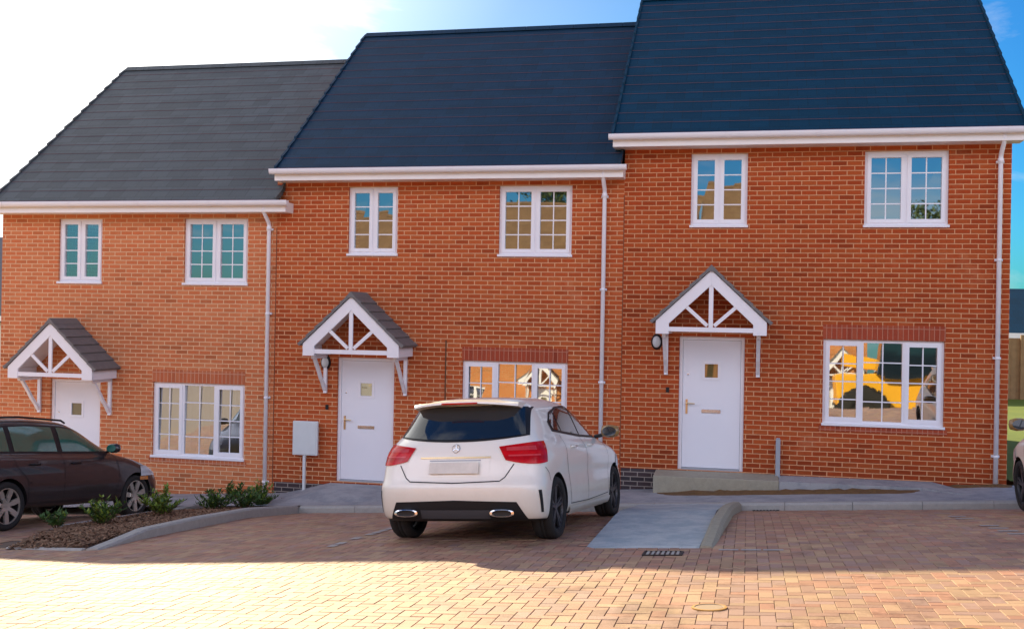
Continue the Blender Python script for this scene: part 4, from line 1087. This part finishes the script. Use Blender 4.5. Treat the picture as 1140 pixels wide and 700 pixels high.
est=estate(); tag(est,'dark purple brown estate car with silver multi-spoke wheels, at the left edge','car','cars parked in front of the terrace')
place_car(est,-10.02,-6.45,R(5.5),1.06,3.62,.76)

# ------------------------------------------------------------------ BACKGROUND right and left
def bgblock(name,x0,x1,y0,y1,zb,ze,zr,label,wm,rm,cat,along='x',bands=True):
    e=empty(name,(x0,y0,zb)); W=x1-x0; D=y1-y0; H=ze-zb; RH=zr-zb
    tag(e,label,cat)
    a=MB(); a.box(0,W,0,D,0,H)
    if along=='y': a.add([(0,0,H),(W,0,H),(W/2,0,RH)],[(0,1,2)]); a.add([(0,D,H),(W,D,H),(W/2,D,RH)],[(0,2,1)])
    else: a.add([(0,0,H),(0,D,H),(0,D/2,RH)],[(0,1,2)]); a.add([(W,0,H),(W,D,H),(W,D/2,RH)],[(0,2,1)])
    a.build('wall',wm,e,fix=True)
    r=MB(); o=.3
    if along=='x':
        sl=(RH-H)/(D/2)
        vs=[(-o,-o,H-o*sl),(W+o,-o,H-o*sl),(W+o,D/2,RH),(-o,D/2,RH),(-o,D+o,H-o*sl),(W+o,D+o,H-o*sl)]
        r.add([(x,y,z+.06) for x,y,z in vs],[(0,1,2,3),(3,2,5,4)]); r.add([(x,y,z-.06) for x,y,z in vs],[(0,3,2,1),(3,4,5,2)])
    else:
        sl=(RH-H)/(W/2)
        vs=[(-o,-o,H-o*sl),(-o,D+o,H-o*sl),(W/2,D+o,RH),(W/2,-o,RH),(W+o,-o,H-o*sl),(W+o,D+o,H-o*sl)]
        r.add([(x,y,z+.06) for x,y,z in vs],[(0,1,2,3),(3,2,5,4)]); r.add([(x,y,z-.06) for x,y,z in vs],[(0,3,2,1),(3,4,5,2)])
    r.build('roof',rm,e)
    f=MB(); f.box(-.05,W+.05,-.34,-.30,H-.25,H-.05) if along=='x' else f.box(-.34,-.30,0,D,H-.25,H-.05)
    f.build('fascia',M['cream'],e)
    return e
bgblock('garage',8.3,20,26,33,G(9,26),2.35,4.0,'brick garage with dark roof behind the timber fence at right edge','garage' and M['brick'],M['roof'],'garage')
bgblock('neighbour_house',-32,-22.6,20,28,G(-20,20)-.5,2.3,5.6,'distant house with grey roof at the left edge behind the terrace',M['creamr'],M['roofgrey'],'house')
# timber fence
e=empty('timber_fence',(5,17.5,0)); tag(e,'brown timber panel fence beyond the lawn at right edge','fence')
zf=G(8,17.5); 
fp=MB()
for k in range(80):
    x=-1.2+k*.15
    fp.box(x,x+.155,0+.012*(k%2),.02+.012*(k%2),zf+.05,zf+1.95)
fp.build('boards',M['timber'],e)
for k in range(6):
    p=MB(); x=3.0+k*1.8; p.box(x-.05,x+.05,-.10,-.003,zf,zf+2.05); p.build('post',M['timber'],e)
rl=MB(); rl.box(3,12,-.05,-.002,zf+.45,zf+.53) ; rl.box(3,12,-.05,-.002,zf+1.5,zf+1.58); rl.build('rail',M['timber'],e)

# ------------------------------------------------------------------ THE OTHER SIDE OF THE CLOSE (behind the camera, seen in reflections)
def opp(X0,W,y,F,small,large,low,dr,label,brick,roofm):
    h=house('facing_house',0,W,0,small,large,low,dr,None,label,zbot=-2.0,brick=brick,roofm=roofm,lamp=False,seed=int(X0)+50)
    h['group']='houses across the road'
    h.location=(X0,y,G(X0-3,y)+.15); h.rotation_euler=(0,0,math.pi); h.scale=(1,1,1.04); return h
YO=-27.5
for i,(xr_,W,F) in enumerate(((4.6,6.0,.35),(-1.6,6.0,-.05),(-7.8,6.0,-.45),(-15.5,6.0,-.9))):
    opp(xr_,W,YO,F-.25,1.3,3.9,3.3,.5,'facing orange brick house %s, seen only in window reflections'%('with tractor machine at its side','second from the machine','third from the machine','furthest from the machine')[i],'brickopp','roofbrown')
# telehandler-like yellow machine
e=empty('telehandler',(5.7,-23.3,G(5.7,-23.3))); e.scale=(1.4,1.4,1.4); tag(e,'yellow telescopic handler parked across the road, reflected in the right window','telehandler')
b=MB(); b.prism([(-1.9,.75),(1.9,.75),(1.9,1.35),(.9,1.5),(.8,1.5),(-1.9,1.55)],-.75,.55); b.build('chassis',M['yellow'],e,bevel=.03)
b=MB(); b.prism([(-.9,1.5),(.5,1.5),(.35,2.5),(-.7,2.5)],.0,.85); b.build('cab',M['carglass'],e,bevel=.03)
b=MB(); b.box(-.85,.45,-.02,.88,2.5,2.6); b.build('cab_roof',M['yellow'],e,bevel=.02)
b=MB(); b.bar((-1.7,-.35,1.9),(2.9,-.35,1.35),.30,.35); b.build('boom',M['yellow'],e,bevel=.02)
b=MB(); b.box(.9,1.85,.56,.75,1.0,1.48)
for k in range(5): b.box(1.0+k*.16,1.06+k*.16,.751,.765,1.05,1.4,1)
b.build('engine_grille',[M['yellow'],M['blk']],e)
for sx in (-1.3,1.3):
    for sy in (-.75,.75):
        w=MB(); w.lathe([(0,0.1),(.25,.12),(.30,.16),(.36,.18),(.58,.17),(.62,.08),(.62,-.08),(.58,-.17),(.36,-.18),(.3,-.16),(0,-.1)],28,'y',(sx,sy,.62))
        for k in range(20):
            t=2*math.pi*k/20; w.bar((sx+.60*math.cos(t),sy-.15,.62+.60*math.sin(t)),(sx+.62*math.cos(t+.12),sy+.0,.62+.62*math.sin(t+.12)),.05,.05,(0,0,1)); w.bar((sx+.60*math.cos(t),sy+.15,.62+.60*math.sin(t)),(sx+.62*math.cos(t+.12),sy+.0,.62+.62*math.sin(t+.12)),.05,.05,(0,0,1))
        w.build('wheel',M['tyre'],e)
b=MB(); b.box(-1.1,1.1,-.9,.9,.5,1.7); o=b.build('site_container',M['blue'],bevel=.03); o.location=(8.0,-25.3,G(8.0,-25.3)-.5); tag(o,'blue site container beside yellow machine across the road','container')

def tree(x,y,h,cr,seed,label,dens=2600):
    rn=random.Random(seed); z0=G(x,y); e=empty('broadleaf_tree',(x,y,z0)); tag(e,label,'tree','trees across the road')
    t=MB(); t.tube([(0,0,-.2),(.05,0,h*.3),(.1,.05,h*.6)],[.18,.14,.08],10)
    cl=[]
    for k in range(16):
        a=rn.uniform(0,6.28); r_=rn.uniform(.2,.9)*cr; zz=h*rn.uniform(.42,.95); rr=(1-abs(zz/h-.65)*1.4)
        p=Vector((r_*rr*math.cos(a),r_*rr*math.sin(a),zz)); cl.append(p); t.tube([(.05,0,h*rn.uniform(.25,.5)),p*.55+Vector((0,0,h*.22)),p],[.07,.04,.015],6)
    t.build('trunk',M['stem'],e)
    c=MB()
    for k in range(dens):
        q=rn.choice(cl); p=q+Vector((rn.gauss(0,1),rn.gauss(0,1),rn.gauss(0,.8)))*cr*.20
        d=Vector((rn.uniform(-1,1),rn.uniform(-1,1),rn.uniform(-1,1))).normalized(); s=d.orthogonal().normalized(); l=rn.uniform(.08,.16)
        c.add([p-d*l,p+s*l*.5,p+d*l,p-s*l*.5],[(0,1,2,3)])
    c.build('crown',M['treeleaf'],e,fix=False)
tree(8.6,-36,8.5,2.2,4,'leafy tree behind the yellow machine across the road'); tree(-15.0,-34,12.5,2.6,5,'tall tree rising behind the facing houses'); tree(-9.8,-36.5,12.0,2.6,6,'tree behind facing houses, left of the tall one')

# ------------------------------------------------------------------ LIGHT
SD=Vector((-7.6,12.2,7.67)).normalized()
az=math.atan2(SD.x,SD.y); elv=math.asin(SD.z)
t=NT(world); bg=t.n['Background']; out=t.n['World Output']
sky=t.new('ShaderNodeTexSky'); sky.sky_type='NISHITA'; sky.sun_disc=False; sky.sun_elevation=elv; sky.sun_rotation=az; sky.air_density=1.0; sky.dust_density=.6; sky.ozone_density=2.0; sky.altitude=50
hs=t.new('ShaderNodeHueSaturation'); hs.inputs['Saturation'].default_value=1.35; hs.inputs['Value'].default_value=1.0; t.link(sky.outputs[0],hs.inputs['Color'])
tc=t.new('ShaderNodeTexCoord')
dt=t.new('ShaderNodeVectorMath',operation='DOT_PRODUCT'); t.link(tc.outputs['Generated'],dt.inputs[0]); dt.inputs[1].default_value=SD
dmax=t.math('MAXIMUM',dt.outputs['Value'],0)
bmul=t.ramp(dmax,[(.0,(.14,.31,.41)),(.60,(.03,.26,.43)),(.80,(.14,.34,.48)),(.93,(.27,.35,.42)),(.99,(.5,.52,.54))])
blue=t.mix(1.0,hs.outputs[0],bmul,'MULTIPLY')
mp=t.new('ShaderNodeMapping'); mp.inputs['Scale'].default_value=(1.2,1.2,4.5); mp.inputs['Rotation'].default_value=(0,R(12),0); t.link(tc.outputs['Generated'],mp.inputs[0])
cn=t.noise(2.2,8,mp.outputs[0],.6); cn.inputs['Distortion'].default_value=.4
glow=t.math('POWER',dmax,7.0)
sx_=t.new('ShaderNodeSeparateXYZ'); t.link(tc.outputs['Generated'],sx_.inputs[0])
west=t.ramp(t.math('MULTIPLY',t.math('MULTIPLY',sx_.outputs[0],-1.0),t.math('GREATER_THAN',sx_.outputs[1],0)),[(.24,(0,0,0)),(.42,(.30,.30,.30)),(.54,(1,1,1))])
cm=t.math('ADD',t.math('MULTIPLY',cn.outputs[0],.95),t.math('MULTIPLY',west,.42))
cmask=t.ramp(cm,[(.50,(0,0,0)),(.64,(.45,.45,.45)),(.84,(1,1,1))])
sepd=t.new('ShaderNodeSeparateXYZ'); t.link(tc.outputs['Generated'],sepd.inputs[0])
cl_v=t.math('MULTIPLY_ADD',t.math('POWER',dmax,6.0),7.0,3.1)
ccol=t.new('ShaderNodeCombineColor'); 
for i,f in enumerate((1.0,.985,.96)): t.link(t.math('MULTIPLY',cl_v,f),ccol.inputs[i])
skc=t.mix(cmask,blue,ccol.outputs[0])
# added bright fill shaped as cloud, behind the camera, to lift shaded house fronts
ny_=t.math('MULTIPLY',sepd.outputs[1],-1.0)
bn=t.noise(3.0,6,tc.outputs['Generated'],.6)
skyfill=t.math('MULTIPLY',t.math('MULTIPLY',t.ramp(ny_,[(.02,(0,0,0)),(.30,(1,1,1))]),t.ramp(sepd.outputs[2],[(.17,(0,0,0)),(.27,(1,1,1)),(.52,(1,1,1)),(.66,(0,0,0))])),t.ramp(bn.outputs[0],[(.38,(.15,.15,.15)),(.52,(1,1,1))]))
skc=t.mix(skyfill,skc,(8.6,8.8,10.8,1))
t.link(skc,bg.inputs['Color']); bg.inputs['Strength'].default_value=.15
sun=bpy.data.lights.new('sun','SUN'); sun.energy=5; sun.angle=R(.5); sun.color=(1,.83,.52)
so=bpy.data.objects.new('sun',sun); COL.objects.link(so); so.rotation_euler=(-SD).to_track_quat('-Z','Y').to_euler(); so.location=(-30,40,30)

# ------------------------------------------------------------------ CAMERA
cam=bpy.data.cameras.new('camera'); co=bpy.data.objects.new('camera',cam); COL.objects.link(co); scene.camera=co
cam.sensor_width=36; cam.lens=36*1200/1140; cam.clip_end=2000
th,ph,pt=.2167,.01765,.0015
fwd=Vector((-math.sin(th)*math.cos(pt),math.cos(th)*math.cos(pt),math.sin(pt))); right=Vector((math.cos(th),math.sin(th),0)); up=right.cross(fwd)
# the photo is turned clockwise, so the camera rolls anticlockwise
r2=right*math.cos(ph)+up*math.sin(ph); u2=-right*math.sin(ph)+up*math.cos(ph)
m=Matrix.Identity(4)
for i in range(3): m[i][0]=r2[i]; m[i][1]=u2[i]; m[i][2]=-fwd[i]
m[0][3],m[1][3],m[2][3]=0,-17.36,2.6
co.matrix_world=m
scene.view_settings.view_transform='Standard'; scene.view_settings.look='None'; scene.view_settings.exposure=0
scene.render.engine='CYCLES'; scene.cycles.film_exposure=1.8
